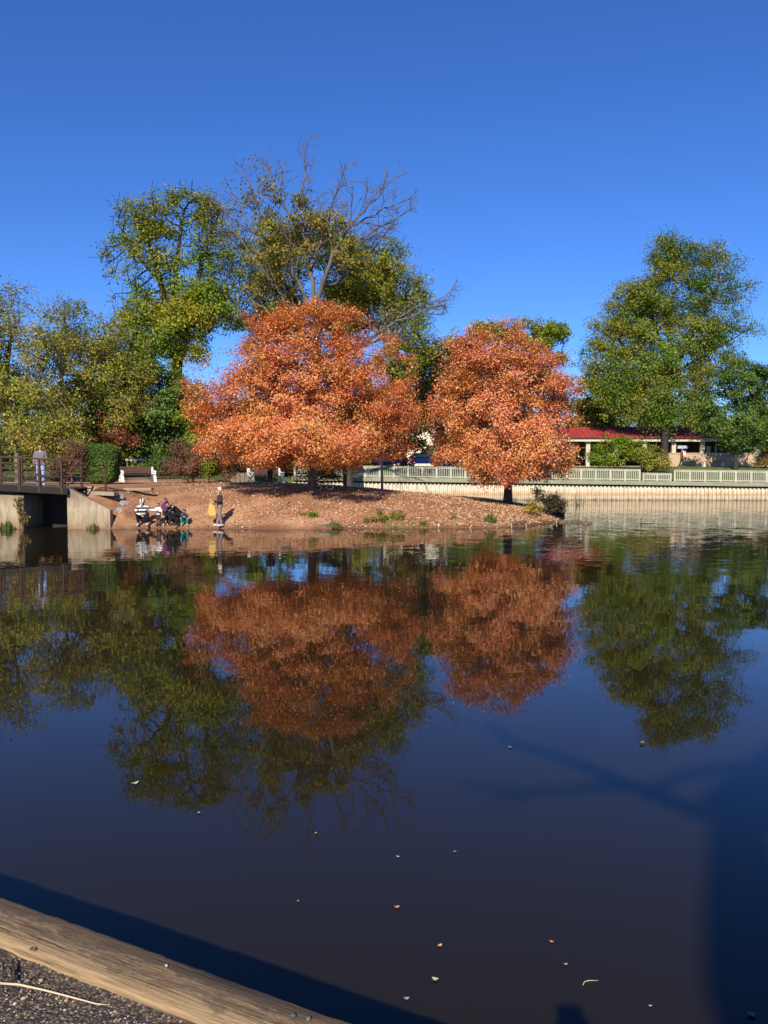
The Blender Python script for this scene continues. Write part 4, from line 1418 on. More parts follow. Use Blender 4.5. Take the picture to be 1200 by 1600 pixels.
for lab, px, py, Y, el, mt, n, sd in (
        ('bushy low green plant at the waterline below the larger orange maple', 484, 822, 35.8, [(484, 814, 20, 9, 0, 90, 1), (470, 818, 12, 5, 0, 30, 1), (498, 817, 14, 6, 0, 40, 1)], GRN, 1500, 96),
        ('low yellow-green plant on the bank below the small upright plant', 588, 820, 35.9, [(586, 815, 18, 6, 0, 60, 1), (600, 812, 10, 5, 0, 30, 1)], OLV, 650, 97),
        ('dull green low plant on the bank right of the small upright plant', 622, 818, 36.2, [(624, 808, 14, 7, 0, 60, 1), (612, 812, 8, 5, 0, 20, 1)], OLV, 600, 98)):
    tree('low_plant', lab, 'plant', px, Y, el, (px, py - 4), 0.015, mt, M['drift'], 0.1, 0.16, n, 0.07, 0.07, sd, 'low plants on the bank', twigs=(3, 0.16, 0.6), rmin=0.004, clump=(4, 0.08), low=0.02)

# bushes on the tip of the point
for nm, lab, px, py, Y, el, mt, n, sd, tw in (
        ('bush', 'yellow-leaved bush on the bank near the tip of the point', 832, 808, 39.6, [(830, 794, 13, 11, 0, 50, 1)], YEL, 700, 91, (3, 0.3, 0.4)),
        ('bush', 'dark tangled bush at the very tip of the point by the water', 856, 812, 41.2, [(858, 790, 20, 22, 0, 110, 1), (870, 797, 12, 16, 0, 40, 1)], RD, 4200, 92, (4, 0.4, 0.8)),
        ('bush', 'small yellow sprig standing behind the yellow-leaved bush', 838, 775, 43.6, [(838, 769, 9, 5, 0, 16, 1)], YEL, 420, 93, (2, 0.2, 0.3))):
    tree(nm, lab, 'bush', px, Y, el, (px, py - 8), 0.03, mt, M['drift'], 0.14, 0.22, n, 0.12, 0.075, sd, 'bushes on the tip of the point', twigs=tw, rmin=0.005, clump=(6, 0.12))
tuft('tall dark reeds hanging over the water at the tip of the point', 872, 806, 300, 0.95, 0.45, RD, 21, 'reed_clump', 'reeds', 0.014, None, z=0.0, lean=0.4)
tuft('thin dark reed stems standing in the water off the point', 902, 812, 26, 0.75, 0.9, RD, 22, 'reed_clump', 'reeds', 0.010, None, z=-0.02, lean=0.3)
cr = thing('creeper', 'dry ivy-like creeper hanging down the corner of the left bridge pier', 'creeper', (P(33, 800, 34.95)[0], 34.95, 0.1))
_rs = np.random.RandomState(77)
_n = 60
_z = _rs.uniform(0.1, 1.25, _n)
_c = np.stack([0.10 * np.sin(_z * 5) + _rs.normal(size=_n) * 0.09, _rs.uniform(-0.08, 0.0, _n), _z], 1)
leaf_mesh('foliage', _rs, _c, _rs.poisson(9, _n), 0.05, 0.075, TAN, cr, np.zeros(3), np.array([0, 1.0, 0.5]))
mb = MB()
for q in range(4):
    mb.tube([(0.07 * q - 0.1, -0.02, -0.15), (0.05 * q - 0.06, -0.03, 0.5), (0.09 * q - 0.14, -0.03, 0.9), (0.06 * q - 0.08, -0.02, 1.3)], [0.014, 0.011, 0.009, 0.005], 5)
mb.build('stem', M['drift'], cr, True)


def fallen_leaves():
    rs = np.random.RandomState(23)
    pts = []
    while len(pts) < 30000:
        n = 6000
        x = rs.uniform(-12, 10, n)
        y = rs.uniform(35, 52, n)
        s = signed(x, y)
        d = 0.30 * np.exp(-((x + 3.4) / 6) ** 2) + 1.1 * np.exp(-((x - 4.5) / 4.6) ** 2) + 0.07
        cl = (np.sin(x * 2.3 + y) + np.sin(x * 0.9 - 2.1 * y) + np.sin(3.3 * y + x * 1.1) + 3) / 6
        d = d * (0.12 + 1.7 * cl ** 1.6) * (0.6 + 0.8 * np.exp(-np.abs(s - 1.2)) + 0.5 * np.exp(-s / 0.15))
        ok = (rs.uniform(0, 1.1, n) < d) & (s > 0.0)
        pts += list(np.stack([x[ok], y[ok]], 1))
    pts = np.array(pts[:30000])
    z = gz(pts[:, 0], pts[:, 1]) + 0.02
    n = len(pts)
    c = np.stack([pts[:, 0], pts[:, 1], z], 1)
    nr = rs.normal(size=(n, 3)) * 0.38 + np.array([0, 0, 1.0])
    nr /= np.linalg.norm(nr, axis=1)[:, None]
    t = rs.normal(size=(n, 3))
    t -= nr * (t * nr).sum(1)[:, None]
    t /= np.linalg.norm(t, axis=1)[:, None]
    b = np.cross(nr, t)
    L = (0.092 * rs.uniform(0.6, 1.3, n))[:, None]
    up = nr * L * 0.18
    V = np.stack([c - t * L * .5, c + b * L * .38 + up, c + t * L * .5, c - b * L * .38 + up], 1).reshape(-1, 3)
    m = leaf_mat('fallen_leaf', [(0.66, 0.46, 0.29), (0.74, 0.55, 0.36), (0.58, 0.30, 0.14), (0.70, 0.45, 0.24), (0.46, 0.18, 0.07), (0.80, 0.64, 0.46)], None, 0.15)
    tag(quads_obj('fallen_leaves', V, np.arange(n * 4).reshape(n, 4), m), kind='stuff')


fallen_leaves()

# leaves floating on the pond
FL = [(211, 1225, 0.085, (0.42, 0.50, 0.22), 'pale green leaf floating on the left of the pond under the tree reflections'),
      (311, 1270, 0.03, (0.6, 0.6, 0.55), 'tiny whitish leaf floating just below the pale green leaf on the left'),
      (493, 1302, 0.03, (0.5, 0.3, 0.12), 'tiny tan leaf floating in the middle of the open dark water'),
      (622, 1339, 0.035, (0.5, 0.42, 0.34), 'small greyish leaf floating left of the faint orange leaf mid-pond'),
      (711, 1331, 0.035, (0.42, 0.2, 0.14), 'small dull red leaf floating right of the greyish leaf mid-pond'),
      (620, 1418, 0.045, (0.65, 0.30, 0.12), 'orange leaf floating midway between the mid-pond leaves and the bottom leaf'),
      (687, 1478, 0.04, (0.62, 0.40, 0.16), 'amber leaf floating to the right of the pale green bottom leaf'),
      (680, 1531, 0.05, (0.50, 0.62, 0.28), 'light green leaf floating close to the timber shadow at the bottom'),
      (862, 1472, 0.035, (0.62, 0.26, 0.12), 'orange-brown leaf floating farther out on the right half of the water'),
      (884, 1507, 0.03, (0.40, 0.36, 0.26), 'thin brown leaf floating below the orange-brown leaf on the right'),
      (635, 1561, 0.04, (0.32, 0.33, 0.34), 'grey leaf floating lowest, next to the timber shadow'),
      (1174, 1586, 0.06, (0.55, 0.22, 0.12), 'reddish curled leaf floating in the bottom right corner'),
      (1016, 1572, 0.025, (0.4, 0.4, 0.4), 'tiny grey leaf floating near the bottom right corner'),
      (797, 1168, 0.05, (0.45, 0.40, 0.32), 'small pale leaf floating where the branch shadow starts'),
      (466, 1408, 0.022, (0.36, 0.34, 0.3), 'tiny drab leaf floating left of the midway orange leaf'),
      (1003, 1162, 0.09, (0.22, 0.12, 0.06), 'dark brown leaf floating just under the reflected green tree')]
for i, (px, py, L, c, lab) in enumerate(FL):
    L *= 0.68
    c = tuple(a * 0.8 for a in c)
    p = PZ(px, py, 0.004)
    rr = random.Random(i)
    n = 7
    V = []
    for k in range(n):
        t = k / (n - 1)
        w = math.sin(math.pi * t) ** 0.8 * L * 0.34 + 0.001
        z = 0.01 * L / 0.05 * (2 * t - 1) ** 2
        V += [(t * L - L / 2, -w, z + 0.008 * L / 0.05), (t * L - L / 2, 0, z), (t * L - L / 2, w, z + 0.008 * L / 0.05)]
    Fq = []
    for k in range(n - 1):
        a = k * 3
        Fq += [(a, a + 3, a + 4, a + 1), (a + 1, a + 4, a + 5, a + 2)]
    o = mesh_obj('floating_leaf', V, Fq, surf('leaf_%d' % i, c, tuple(x * 0.75 for x in c), 60, 0.6), None, True)
    o.location = (p[0], p[1], 0.003)
    o.rotation_euler = (0, 0, rr.uniform(-0.9, 0.9))
    tag(o, lab, 'leaf', 'leaves floating on the pond')
mb = MB()
mb.tube([PZ(px, py, 0.004) for px, py in ((911, 1539), (913, 1534), (920, 1532), (935, 1532))], [0.0015, 0.002, 0.002, 0.001], 6)
tag(mb.build('twig', M['straw'], None, True), 'thin bent straw floating on the dark water at the lower right', 'twig')

# ------------------------------------------------------------------ things on the bank
for i, (px, py, h) in enumerate(((612, 824, 0.42), (687, 824.5, 0.28), (717, 824, 0.34), (748, 824, 0.26), (735, 826, 0.2), (799, 825, 0.3), (686, 826, 0.22), (822, 824, 0.2), (870, 817, 0.3), (776, 826, 0.16))):
    p = PZ(px, py, 0.0)
    mb = MB()
    mb.tube([(0, 0, -0.35), (0.02 * math.sin(i * 3), 0, h * 0.4), (0.07 * math.sin(i * 5), 0.01, h * 0.7)], [0.024, 0.022, 0.016], 8)
    o = mb.build('stake', M['post_wood'] if i % 3 else M['log'], None, True)
    o.location = (p[0], p[1], 0)
    tag(o, 'short pale stake standing in the shallows along the foot of the bank', 'stake', 'pale stakes along the waterline')
for nm, lab, a, b, r, m in (('log', 'pale log lying at the waterline beside the bushy grass tuft', (496, 821), (517, 820), 0.09, 'log'),
                            ('log', 'dark half-sunk log at the waterline under the right orange maple', (802, 820), (822, 817), 0.10, 'drift'),
                            ('stick', 'long thin stick on the slope beside the small upright plant', (585, 795), (632, 800), 0.025, 'drift'),
                            ('root', 'bare tree root snaking down the slope left of the larger maple trunk', (452, 785), (436, 796), 0.05, 'log')):
    pts = []
    for t in np.linspace(0, 1, 6):
        px, py = a[0] + (b[0] - a[0]) * t, a[1] + (b[1] - a[1]) * t
        for d in np.linspace(33, 50, 700):
            p = P(px, py, d)
            if max(gz1(p[0], p[1]), 0.0) >= p[2] - 0.01:
                break
        pts.append(np.array([p[0], p[1], max(gz1(p[0], p[1]), 0.0) + r * 0.5 + 0.02 * math.sin(t * 9)]))
    mb = MB()
    mb.tube(pts, [r * 0.7, r, r * 1.05, r * 0.95, r * 0.85, r * 0.5], 9)
    tag(mb.build(nm, M[m], None, True), lab, nm)


def driftwood(px, py, sx, lab, seed):
    rs = random.Random(seed)
    p = PZ(px, py, 0)
    mb = MB()
    for i in range(9):
        mb.ellipsoid((rs.uniform(-sx, sx), rs.uniform(-0.25, 0.25), 0.02), (rs.uniform(0.12, 0.28), rs.uniform(0.1, 0.2), rs.uniform(0.06, 0.15)), 10, 6)
    for i in range(6):
        x = rs.uniform(-sx, sx)
        mb.tube([(x, 0, 0), (x + rs.uniform(-0.1, 0.1), 0, 0.25), (x + rs.uniform(-0.2, 0.2), 0, rs.uniform(0.3, 0.5))], [0.018, 0.013, 0.006], 5)
    o = mb.fused('driftwood', M['drift'], None, 0.03, None, 1)
    o.location = (p[0], p[1], -0.03)
    tag(o, lab, 'driftwood', 'driftwood off the point')


driftwood(891, 816, 0.42, 'longer brown clump of driftwood in the water off the tip of the point', 3)
driftwood(916, 818, 0.14, 'smaller driftwood clump farther out from the tip of the point', 4)

for (px, py, s_, lab) in ((182, 776, 0.36, 'bluish grey rock at the top of the eroded bank beside the wing wall'), (186, 797, 0.34, 'flat grey rock lowest on the eroded bank'), (192, 786, 0.28, 'grey rock halfway down the eroded bank by the wing wall')):
    rs = random.Random(px)
    for d in np.linspace(34, 45, 800):
        p = P(px, py, d)
        if gz1(p[0], p[1]) >= p[2] - 0.01: break
    mb = MB()
    mb.ellipsoid((0, 0, 0), (s_, s_ * 0.8, s_ * 0.28), 11, 7)
    mb.V = [(v[0] * rs.uniform(0.75, 1.2), v[1] * rs.uniform(0.75, 1.2), min(v[2] * rs.uniform(0.7, 1.3), s_ * 0.2)) for v in mb.V]
    o = mb.build('rock', M['rock'])
    o.location = (p[0], p[1], gz1(p[0], p[1]) + s_ * 0.0)
    o.rotation_euler = (0.42, rs.uniform(-0.15, 0.15), rs.uniform(-0.6, 0.6))
    tag(o, lab, 'rock', 'rocks on the eroded bank')

# slabs of the broken path edge above the wing wall
for (px0, px1, py, Y, th, dp, tilt, lab) in ((126, 178, 767, 36.6, 0.16, 0.7, 0.05, 'pale concrete slab sloping down beside the wing wall'),
                                             (150, 178, 762.5, 38.2, 0.16, 0.9, 0.02, 'short concrete slab on top of the sloping slab'),
                                             (178, 236, 762.5, 39.0, 0.13, 0.5, 0.0, 'long flat kerb slab along the top of the eroded bank')):
    a, b = P(px0, py, Y), P(px1, py, Y)
    mb = MB()
    mb.box(a[0], b[0], Y, Y + dp, a[2] - th, a[2])
    mb.V = [(x, y, z - tilt * (x - a[0])) for x, y, z in mb.V]
    o = mb.build('slab', M['concrete'], None, False, 0.02)
    tag(o, lab, 'concrete slab', 'slabs of the broken path edge')

# slim post at the back of the point
p = P(597, 763, 46.5)
mb = MB()
zt = P(597, 712, 46.5)[2]
zg = gz1(p[0], 46.5)
mb.tube([(0, 0, -0.2), (0.0, 0, (zt - zg) * 0.5), (-0.03, 0, zt - zg)], [0.085, 0.075, 0.065], 10)
o = mb.build('post', M['post_wood'], None, True)
o.location = (p[0], 46.5, zg)
tag(o, 'slim pale wooden post standing at the back of the point between the maples', 'post')

# child's tricycle by the trunk
p = P(506, 770, 41.0)
tz = gz1(p[0], 41.0)
trike = thing('tricycle', 'small red tricycle parked in the shade beside the larger maple trunk', 'tricycle', (p[0], 41.0, tz), 0.5)


def wheel_ring(name, c, r, parent, mats, t=0.025, axis='y', w=0.03):
    mb = MB()
    n, k = 22, 8
    V, Fc = [], []
    for i in range(n):
        a = 2 * math.pi * i / n
        for j in range(k):
            b_ = 2 * math.pi * j / k
            rr = r - t + t * math.cos(b_)
            V.append((c[0] + rr * math.cos(a), c[1] + w * math.sin(b_), c[2] + rr * math.sin(a)) if axis == 'y' else (c[0] + w * math.sin(b_), c[1] + rr * math.cos(a), c[2] + rr * math.sin(a)))
    for i in range(n):
        for j in range(k):
            Fc.append((i * k + j, ((i + 1) % n) * k + j, ((i + 1) % n) * k + (j + 1) % k, i * k + (j + 1) % k))
    mb.add(V, Fc)
    return mb.build(name, mats, parent, True)


red = surf('red_paint', (0.42, 0.03, 0.03), (0.32, 0.025, 0.025), 4, 0.4)
mb = MB()
mb.tube([(-0.35, 0, 0.16), (-0.05, 0, 0.3), (0.25, 0, 0.42), (0.32, 0, 0.2)], 0.02, 8)
mb.tube([(-0.35, -0.22, 0.14), (-0.35, 0.22, 0.14)], 0.015, 8)
mb.build('frame', red, trike, True)
mb = MB(); mb.ellipsoid((-0.12, 0, 0.36), (0.12, 0.09, 0.035)); mb.build('saddle', M['tyre'], trike, True)
mb = MB(); mb.tube([(0.22, -0.2, 0.55), (0.25, 0, 0.44), (0.22, 0.2, 0.55)], 0.014, 8); mb.build('handlebar', M['metal'], trike, True)
for c, r in (((0.33, 0, 0.19), 0.19), ((-0.35, -0.24, 0.13), 0.13), ((-0.35, 0.24, 0.13), 0.13)):
    w_ = wheel_ring('wheel', c, r, trike, M['white'], 0.022)


# ------------------------------------------------------------------ benches
def bench(label, px, Y, rz, n_slat=4, length=1.95):
    x = P(px, 750, Y)[0]
    root = thing('park_bench', label, 'bench', (x, Y, gz1(x, Y) + 0.02), rz, 'white-ended benches along the path')
    L = length / 2
    for s_ in (-1, 1):
        mb = MB()
        # side outline in (y, z): raked back post, splayed front leg sweeping up into the arm
        X = (s_ * L - 0.07, s_ * L + 0.07)
        mb.prism([(0.50, 0.0), (0.36, 0.0), (0.26, 0.34), (0.30, 0.62), (0.44, 0.93), (0.58, 0.93), (0.46, 0.62), (0.42, 0.36)], 'x', *X)
        mb.prism([(-0.36, 0.0), (-0.20, 0.0), (-0.08, 0.28), (0.255, 0.34), (0.27, 0.45), (-0.10, 0.445), (-0.2, 0.36)], 'x', *X)
        mb.prism([(-0.20, 0.449), (-0.10, 0.449), (-0.09, 0.60), (0.285, 0.63), (0.33, 0.71), (-0.16, 0.70), (-0.24, 0.64)], 'x', *X)
        mb.build('end_frame', M['white'], root, False, 0.012)
    mb = MB()
    for i in range(n_slat):
        y = -0.16 + i * 0.125
        mb.box(-L + 0.06, L - 0.06, y, y + 0.10, 0.447, 0.485)
    mb.build('seat', M['slat'], root, False, 0.006)
    mb = MB()
    for i in range(n_slat):
        z = 0.54 + i * 0.105
        y = 0.315 + (z - 0.46) * 0.24
        mb.bar((-L + 0.06, y, z + 0.045), (L - 0.06, y, z + 0.045), 0.035, 0.088)
    mb.build('backrest', M['slat'], root, False, 0.006)


bench('white-ended bench with brown slats standing free left of the brown shrubs', 216, 50.3, 0.55)
bench('white-ended bench with brown slats half under the larger orange maple', 417, 48.6, 0.55)

# ------------------------------------------------------------------ bridge and its abutment
ab = thing('bridge_abutment', 'sunlit tan concrete abutment with sloping wing wall and dark channel under the footbridge', 'abutment', (-13.4, 35.0, 0))


def W2(mb, off):
    mb.V = [(x - off[0], y - off[1], z - off[2]) for x, y, z in mb.V]


off = (-13.4, 35.0, 0.0)
pierL, pierR = P(37, 800, 35.0)[0], P(105, 800, 35.0)[0]
ww = P(172, 800, 35.0)[0]
conc_m = banded('stained_concrete', [(0.05, (0.13, 0.09, 0.05)), (0.18, (0.29, 0.17, 0.09)), (0.34, (0.33, 0.25, 0.155)), (0.66, (0.41, 0.33, 0.215)), (0.86, (0.33, 0.255, 0.165)), (1.0, (0.25, 0.19, 0.125))], 2, 0.0, 1.75, 0.34, 0.85, 2.2)
mb = MB()
mb.prism([(pierR, -0.6), (ww, -0.6), (ww, P(172, 797, 35)[2]), (pierR + 0.02, 1.76), (pierR, 1.76)], 'y', 35.0, 35.36)
W2(mb, off)
mb.build('wing_wall', conc_m, ab, False, 0.015)
mb = MB()
mb.box(-18.6, pierL, 35.02, 37.2, -0.6, 1.46)
W2(mb, off)
mb.build('pier', conc_m, ab, False, 0.02)
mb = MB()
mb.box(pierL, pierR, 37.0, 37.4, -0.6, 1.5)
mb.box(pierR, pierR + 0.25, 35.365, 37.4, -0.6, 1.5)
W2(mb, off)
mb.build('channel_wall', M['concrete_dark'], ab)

br = thing('footbridge', 'rusty brown steel footbridge with open railings and a dark deck at the left edge', 'footbridge', (-13.4, 35.0, 0))
bx0, bx1 = -24.0, P(106, 760, 34.85)[0]
NEAR, FARR = 34.82, 37.1


def dz(x):
    t = (bx1 - x)
    return 1.74 + 0.055 * t - 0.0011 * t * t


mb = MB()
xs = np.linspace(bx0, bx1, 60)
for a, b in zip(xs[:-1], xs[1:]):
    mb.bar((a, (NEAR + FARR) / 2, dz(a) - 0.03), (b - 0.015, (NEAR + FARR) / 2, dz(b) - 0.03), FARR - NEAR - 0.16, 0.06)
W2(mb, off)
mb.build('deck', M['deck'], br)
for yy in (NEAR, FARR):
    mb = MB()
    for a, b in zip(xs[:-1:3], list(xs[3::3]) + [xs[-1]]):
        mb.bar((a, yy, dz(a) - 0.13), (b, yy, dz(b) - 0.13), 0.07, 0.28)
    W2(mb, off)
    mb.build('girder', M['rust_dark'], br)
mb = MB()
for x in np.arange(bx0 + 0.5, bx1, 1.1):
    mb.box(x - 0.05, x + 0.05, NEAR + 0.04, FARR - 0.04, dz(x) - 0.30, dz(x) - 0.08)
W2(mb, off)
mb.build('cross_beams', M['rust_dark'], br)
posts = [P(px, 760, 34.85)[0] for px in (97, 62, 31, -2, -36, -70, -105, -140)]
RH = 1.18
for yy in (NEAR, FARR):
    for x in posts:
        mb = MB()
        mb.box(x - 0.045, x + 0.045, yy - 0.045, yy + 0.045, dz(x) - 0.25, dz(x) + RH - 0.035)
        W2(mb, off)
        mb.build('post', M['rust'], br)
    mb = MB()
    for hh, w in ((RH, 0.085), (0.93, 0.04), (0.70, 0.04), (0.47, 0.04), (0.24, 0.04)):
        for a, b in zip(posts[1:], posts[:-1]):
            mb.bar((a, yy, dz(a) + hh), (b, yy, dz(b) + hh), w, w * 0.8)
    W2(mb, off)
    mb.build('rails', M['rust'], br)
    mb = MB()
    for i, (a, b) in enumerate(zip(posts[1:], posts[:-1])):
        if i % 2 == 0:
            mb.bar((a, yy + 0.03, dz(a) + 0.1), (b, yy + 0.03, dz(b) + 0.93), 0.03, 0.04)
        else:
            mb.bar((a, yy + 0.03, dz(a) + 0.93), (b, yy + 0.03, dz(b) + 0.1), 0.03, 0.04)
    W2(mb, off)
    mb.build('brace', M['rust'], br)

# the lower railing that carries on past the bridge end
rl = thing('railing', 'lower rusty railing panel carrying on from the bridge end to the hedge', 'railing', (P(135, 760, 36)[0], 36.0, 1.76))
o0 = (P(135, 760, 36)[0], 36.0, 1.76)
A, B = P(101, 762, 35.3), P(165, 760, 37.0)
for t in (0.0, 1.0):
    p = A + (B - A) * t
    mb = MB()
    mb.box(p[0] - 0.04, p[0] + 0.04, p[1] - 0.04, p[1] + 0.04, 1.55, 2.70 - 0.02 * t)
    W2(mb, o0)
    mb.build('post', M['rust'], rl)
mb = MB()
for hh, w in ((1.0, 0.08), (0.72, 0.04), (0.46, 0.04), (0.2, 0.04)):
    a, b = A + (B - A) * 0.03, A + (B - A) * 0.97
    mb.bar((a[0], a[1], 1.72 + hh), (b[0], b[1], 1.70 + hh), w, w * 0.8)
W2(mb, o0)
mb.build('rails', M['rust'], rl)
mb = MB()
a, b = A + (B - A) * 0.04, A + (B - A) * 0.96
mb.bar((a[0], a[1] + 0.05, 1.85), (b[0], b[1] + 0.05, 2.62), 0.03, 0.035)
W2(mb, o0)
mb.build('brace', M['rust'], rl)

# low white rail in the trees behind the first bench
a, b = P(196, 717, 66), P(262, 717, 66)
rf = thing('rail_fence', 'low white single-rail fence in the shade of the trees behind the first bench', 'fence', ((a[0] + b[0]) / 2, 66, gz1(a[0], 66)))
of_ = ((a[0] + b[0]) / 2, 66, gz1(a[0], 66))
mb = MB(); mb.box(a[0], b[0], 65.95, 66.05, a[2] - 0.14, a[2]); W2(mb, of_); mb.build('rail', M['white'], rf)
for t in np.linspace(0.03, 0.97, 4):
    x = a[0] + (b[0] - a[0]) * t
    mb = MB(); mb.box(x - 0.05, x + 0.05, 66.053, 66.14, gz1(x, 66) - 0.2, a[2] - 0.02); W2(mb, of_); mb.build('post', M['post_wood'], rf)
# low stone kerb behind the small brown shrub
a, b = P(360, 742, 52), P(398, 742, 52)
mb = MB()
for i in range(5):
    x0 = a[0] + (b[0] - a[0]) * i / 5
    mb.box(x0, x0 + (b[0] - a[0]) / 5 - 0.02, 52, 52.4, gz1(a[0], 52) - 0.2, a[2] + 0.12 + 0.03 * (i % 2))
tag(mb.build('stone_wall', M['drift_stone'], None, False, 0.03), 'low tan stone wall between the small brown shrub and the second bench', 'wall')

# ------------------------------------------------------------------ far side: sheet piles, boardwalk, fence
def wl(x):
    return 70.45 - (x + 8) * 0.0528


def rail_z(x):
    return 2.92 - (x + 4.4) * 0.0128


sx0, sx1 = -7.8, 45.0
pile_m = banded('sheet_pile', [(0.10, (0.07, 0.055, 0.035)), (0.22, (0.40, 0.33, 0.22)), (0.36, (0.56, 0.48, 0.34)), (0.52, (0.52, 0.32, 0.15)), (0.64, (0.58, 0.46, 0.30)), (0.82, (0.66, 0.60, 0.46))], 2, 0.0, 1.25, 0.30, 0.75, 3.0)
V, Fc = [], []
x, i = sx0, 0
pts = []
while x < sx1:
    pts += [(x, 0.0), (x + 0.09, 0.0), (x + 0.15, -0.14), (x + 0.27, -0.14)]
    x += 0.33
for (x, d) in pts:
    V += [(x, wl(x) + d, -1.0), (x, wl(x) + d, rail_z(x) - 1.44)]
Fc = [(2 * i, 2 * i + 2, 2 * i + 3, 2 * i + 1) for i in range(len(pts) - 1)]
tag(mesh_obj('sheet_pile_wall', V, Fc, pile_m), 'cream corrugated sheet-pile wall with a rusty band along the far bank', 'retaining wall')

bw = thing('boardwalk', 'silvery wooden boardwalk along the top of the sheet-pile wall', 'boardwalk', (10, 69.5, 1.7))
o1 = (10, 69.5, 1.7)
bx = np.linspace(sx0, sx1, 40)
mb = MB()
for a, b in zip(bx[:-1], bx[1:]):
    ya, yb = wl(a) - 0.34, wl(b) - 0.34
    mb.bar((a, ya, rail_z(a) - 1.14), (b - 0.01, yb, rail_z(b) - 1.14), 0.06, 0.34)
W2(mb, o1)
mb.build('fascia', M['fascia'], bw)
mb = MB()
for a, b in zip(bx[:-1], bx[1:]):
    ya, yb = wl(a) + 0.8, wl(b) + 0.8
    mb.bar((a, ya, rail_z(a) - 1.02), (b - 0.004, yb, rail_z(b) - 1.02), 2.2, 0.06)
W2(mb, o1)
mb.build('deck', M['fence_wood'], bw)


def fence(label, x0, x1, n, lift=0.0, height=0.96, name='boardwalk_fence'):
    xm = (x0 + x1) / 2
    org = (xm, wl(xm) - 0.3, rail_z(xm) - 0.97)
    root = thing(name, label, 'fence', org, 0, 'sections of the boardwalk fence')
    xs = np.linspace(x0, x1, n + 1)
    yy = lambda x: wl(x) - 0.27
    top = lambda x: rail_z(x) + lift
    for x in xs:
        mb = MB()
        mb.box(x - 0.06, x + 0.06, yy(x) - 0.06, yy(x) + 0.06, rail_z(x) - 0.985, top(x) - 0.045)
        W2(mb, org)
        mb.build('post', M['fence_wood'], root)
    mb = MB()
    mb.bar((x0 - 0.06, yy(x0), top(x0) - 0.02), (x1 + 0.06, yy(x1), top(x1) - 0.02), 0.16, 0.045)
    W2(mb, org)
    mb.build('cap_rail', M['fence_wood'], root)
    for a, b in zip(xs[:-1], xs[1:]):
        mb = MB()
        mb.bar((a + 0.062, yy(a), top(a) - 0.12), (b - 0.062, yy(b), top(b) - 0.12), 0.05, 0.09)
        mb.bar((a + 0.062, yy(a), rail_z(a) - 0.86), (b - 0.062, yy(b), rail_z(b) - 0.86), 0.05, 0.09)
        k = 8
        for j in range(k):
            x = a + (b - a) * (j + 0.5) / k
            mb.box(x - 0.026, x + 0.026, yy(x) - 0.065, yy(x) - 0.027, rail_z(x) - 0.93, top(x) - 0.06)
        W2(mb, org)
        mb.build('picket_panel', M['fence_wood'], root)
    return root


gx0, gx1 = P(1004, 740, 68.5)[0], P(1050, 740, 68.5)[0]
fence('long picket fence section on the boardwalk, running behind both orange maples', -7.6, gx0 - 0.2, 24)
fence('low step-down picket fence section with a paler post near the olive bush', gx0 + 0.1, gx1 - 0.1, 2, -0.30)
fence('picket fence section on the right, in front of the tan wall', gx1 + 0.2, 44.0, 16)

# ------------------------------------------------------------------ pavilion
PY = 85.0
pv = thing('pavilion', 'low open pavilion with a red metal roof, cream columns and tan parapet wall', 'pavilion', (30, PY, 2.85))
o2 = (30, PY, 2.85)
pz = lambda py: P(1000, py, PY)[2]
x0, x1 = P(872, 700, PY)[0], P(1290, 700, PY)[0]
gzp = 2.75
mb = MB()
wt = pz(709)
xw = P(1030, 700, PY)[0]
mb.box(xw, x1, PY, PY + 0.3, gzp - 0.6, wt)
mb.box(xw - 0.05, x1 + 0.05, PY - 0.06, PY + 0.36, wt, wt + 0.1)
W2(mb, o2)
mb.build('parapet_wall', M['tan_wall'], pv)
cols = [P(px, 700, PY)[0] for px in (874, 919, 963, 1007, 1053, 1098, 1143, 1184, 1228, 1272)]
for x in cols:
    mb = MB()
    z0 = wt + 0.102 if x > xw else gzp - 0.4
    mb.box(x - 0.2, x + 0.2, PY - 0.04, PY + 0.34, z0, pz(690) - 0.002)
    mb.box(x - 0.25, x + 0.25, PY - 0.09, PY + 0.39, pz(690) - 0.16, pz(690) - 0.004)
    W2(mb, o2)
    mb.build('column', M['cream'], pv)
mb = MB()
mb.box(x0 - 0.6, x1, PY - 0.45, PY + 0.45, pz(690), pz(684.5))
W2(mb, o2)
mb.build('eave_beam', M['cream'], pv)
mb = MB()
ez, rz_ = pz(684.5) + 0.004, pz(684.5) + 1.35
mb.prism([(PY - 0.7, ez), (PY + 3.6, rz_), (PY + 7.9, ez), (PY + 7.9, ez - 0.12 + 0.13), (PY - 0.7, ez + 0.02)][:3], 'x', x0 - 0.8, x1)
sx = x0 - 0.8
while sx < x1:                                 # standing seams
    mb.bar((sx, PY - 0.7, ez + 0.02), (sx, PY + 3.6, rz_ + 0.02), 0.04, 0.06)
    sx += 0.6
W2(mb, o2)
mb.build('roof', M['roof_red'], pv)
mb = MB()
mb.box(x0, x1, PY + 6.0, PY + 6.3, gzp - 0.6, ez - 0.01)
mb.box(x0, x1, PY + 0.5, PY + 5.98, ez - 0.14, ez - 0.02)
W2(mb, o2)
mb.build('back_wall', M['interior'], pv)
mb = MB()
mb.box(x0, x1, PY + 0.4, PY + 5.9, gzp - 0.6, gzp + 0.2)
W2(mb, o2)
mb.build('floor', M['concrete'], pv)
mb = MB()
a = P(1070, 667, PY + 3.6)
mb.box(P(1139, 690, PY)[0], P(1156, 690, PY)[0], PY + 5.9, PY + 5.99, gzp + 0.3, gzp + 2.4)
W2(mb, o2)
mb.build('door', M['glass'], pv)

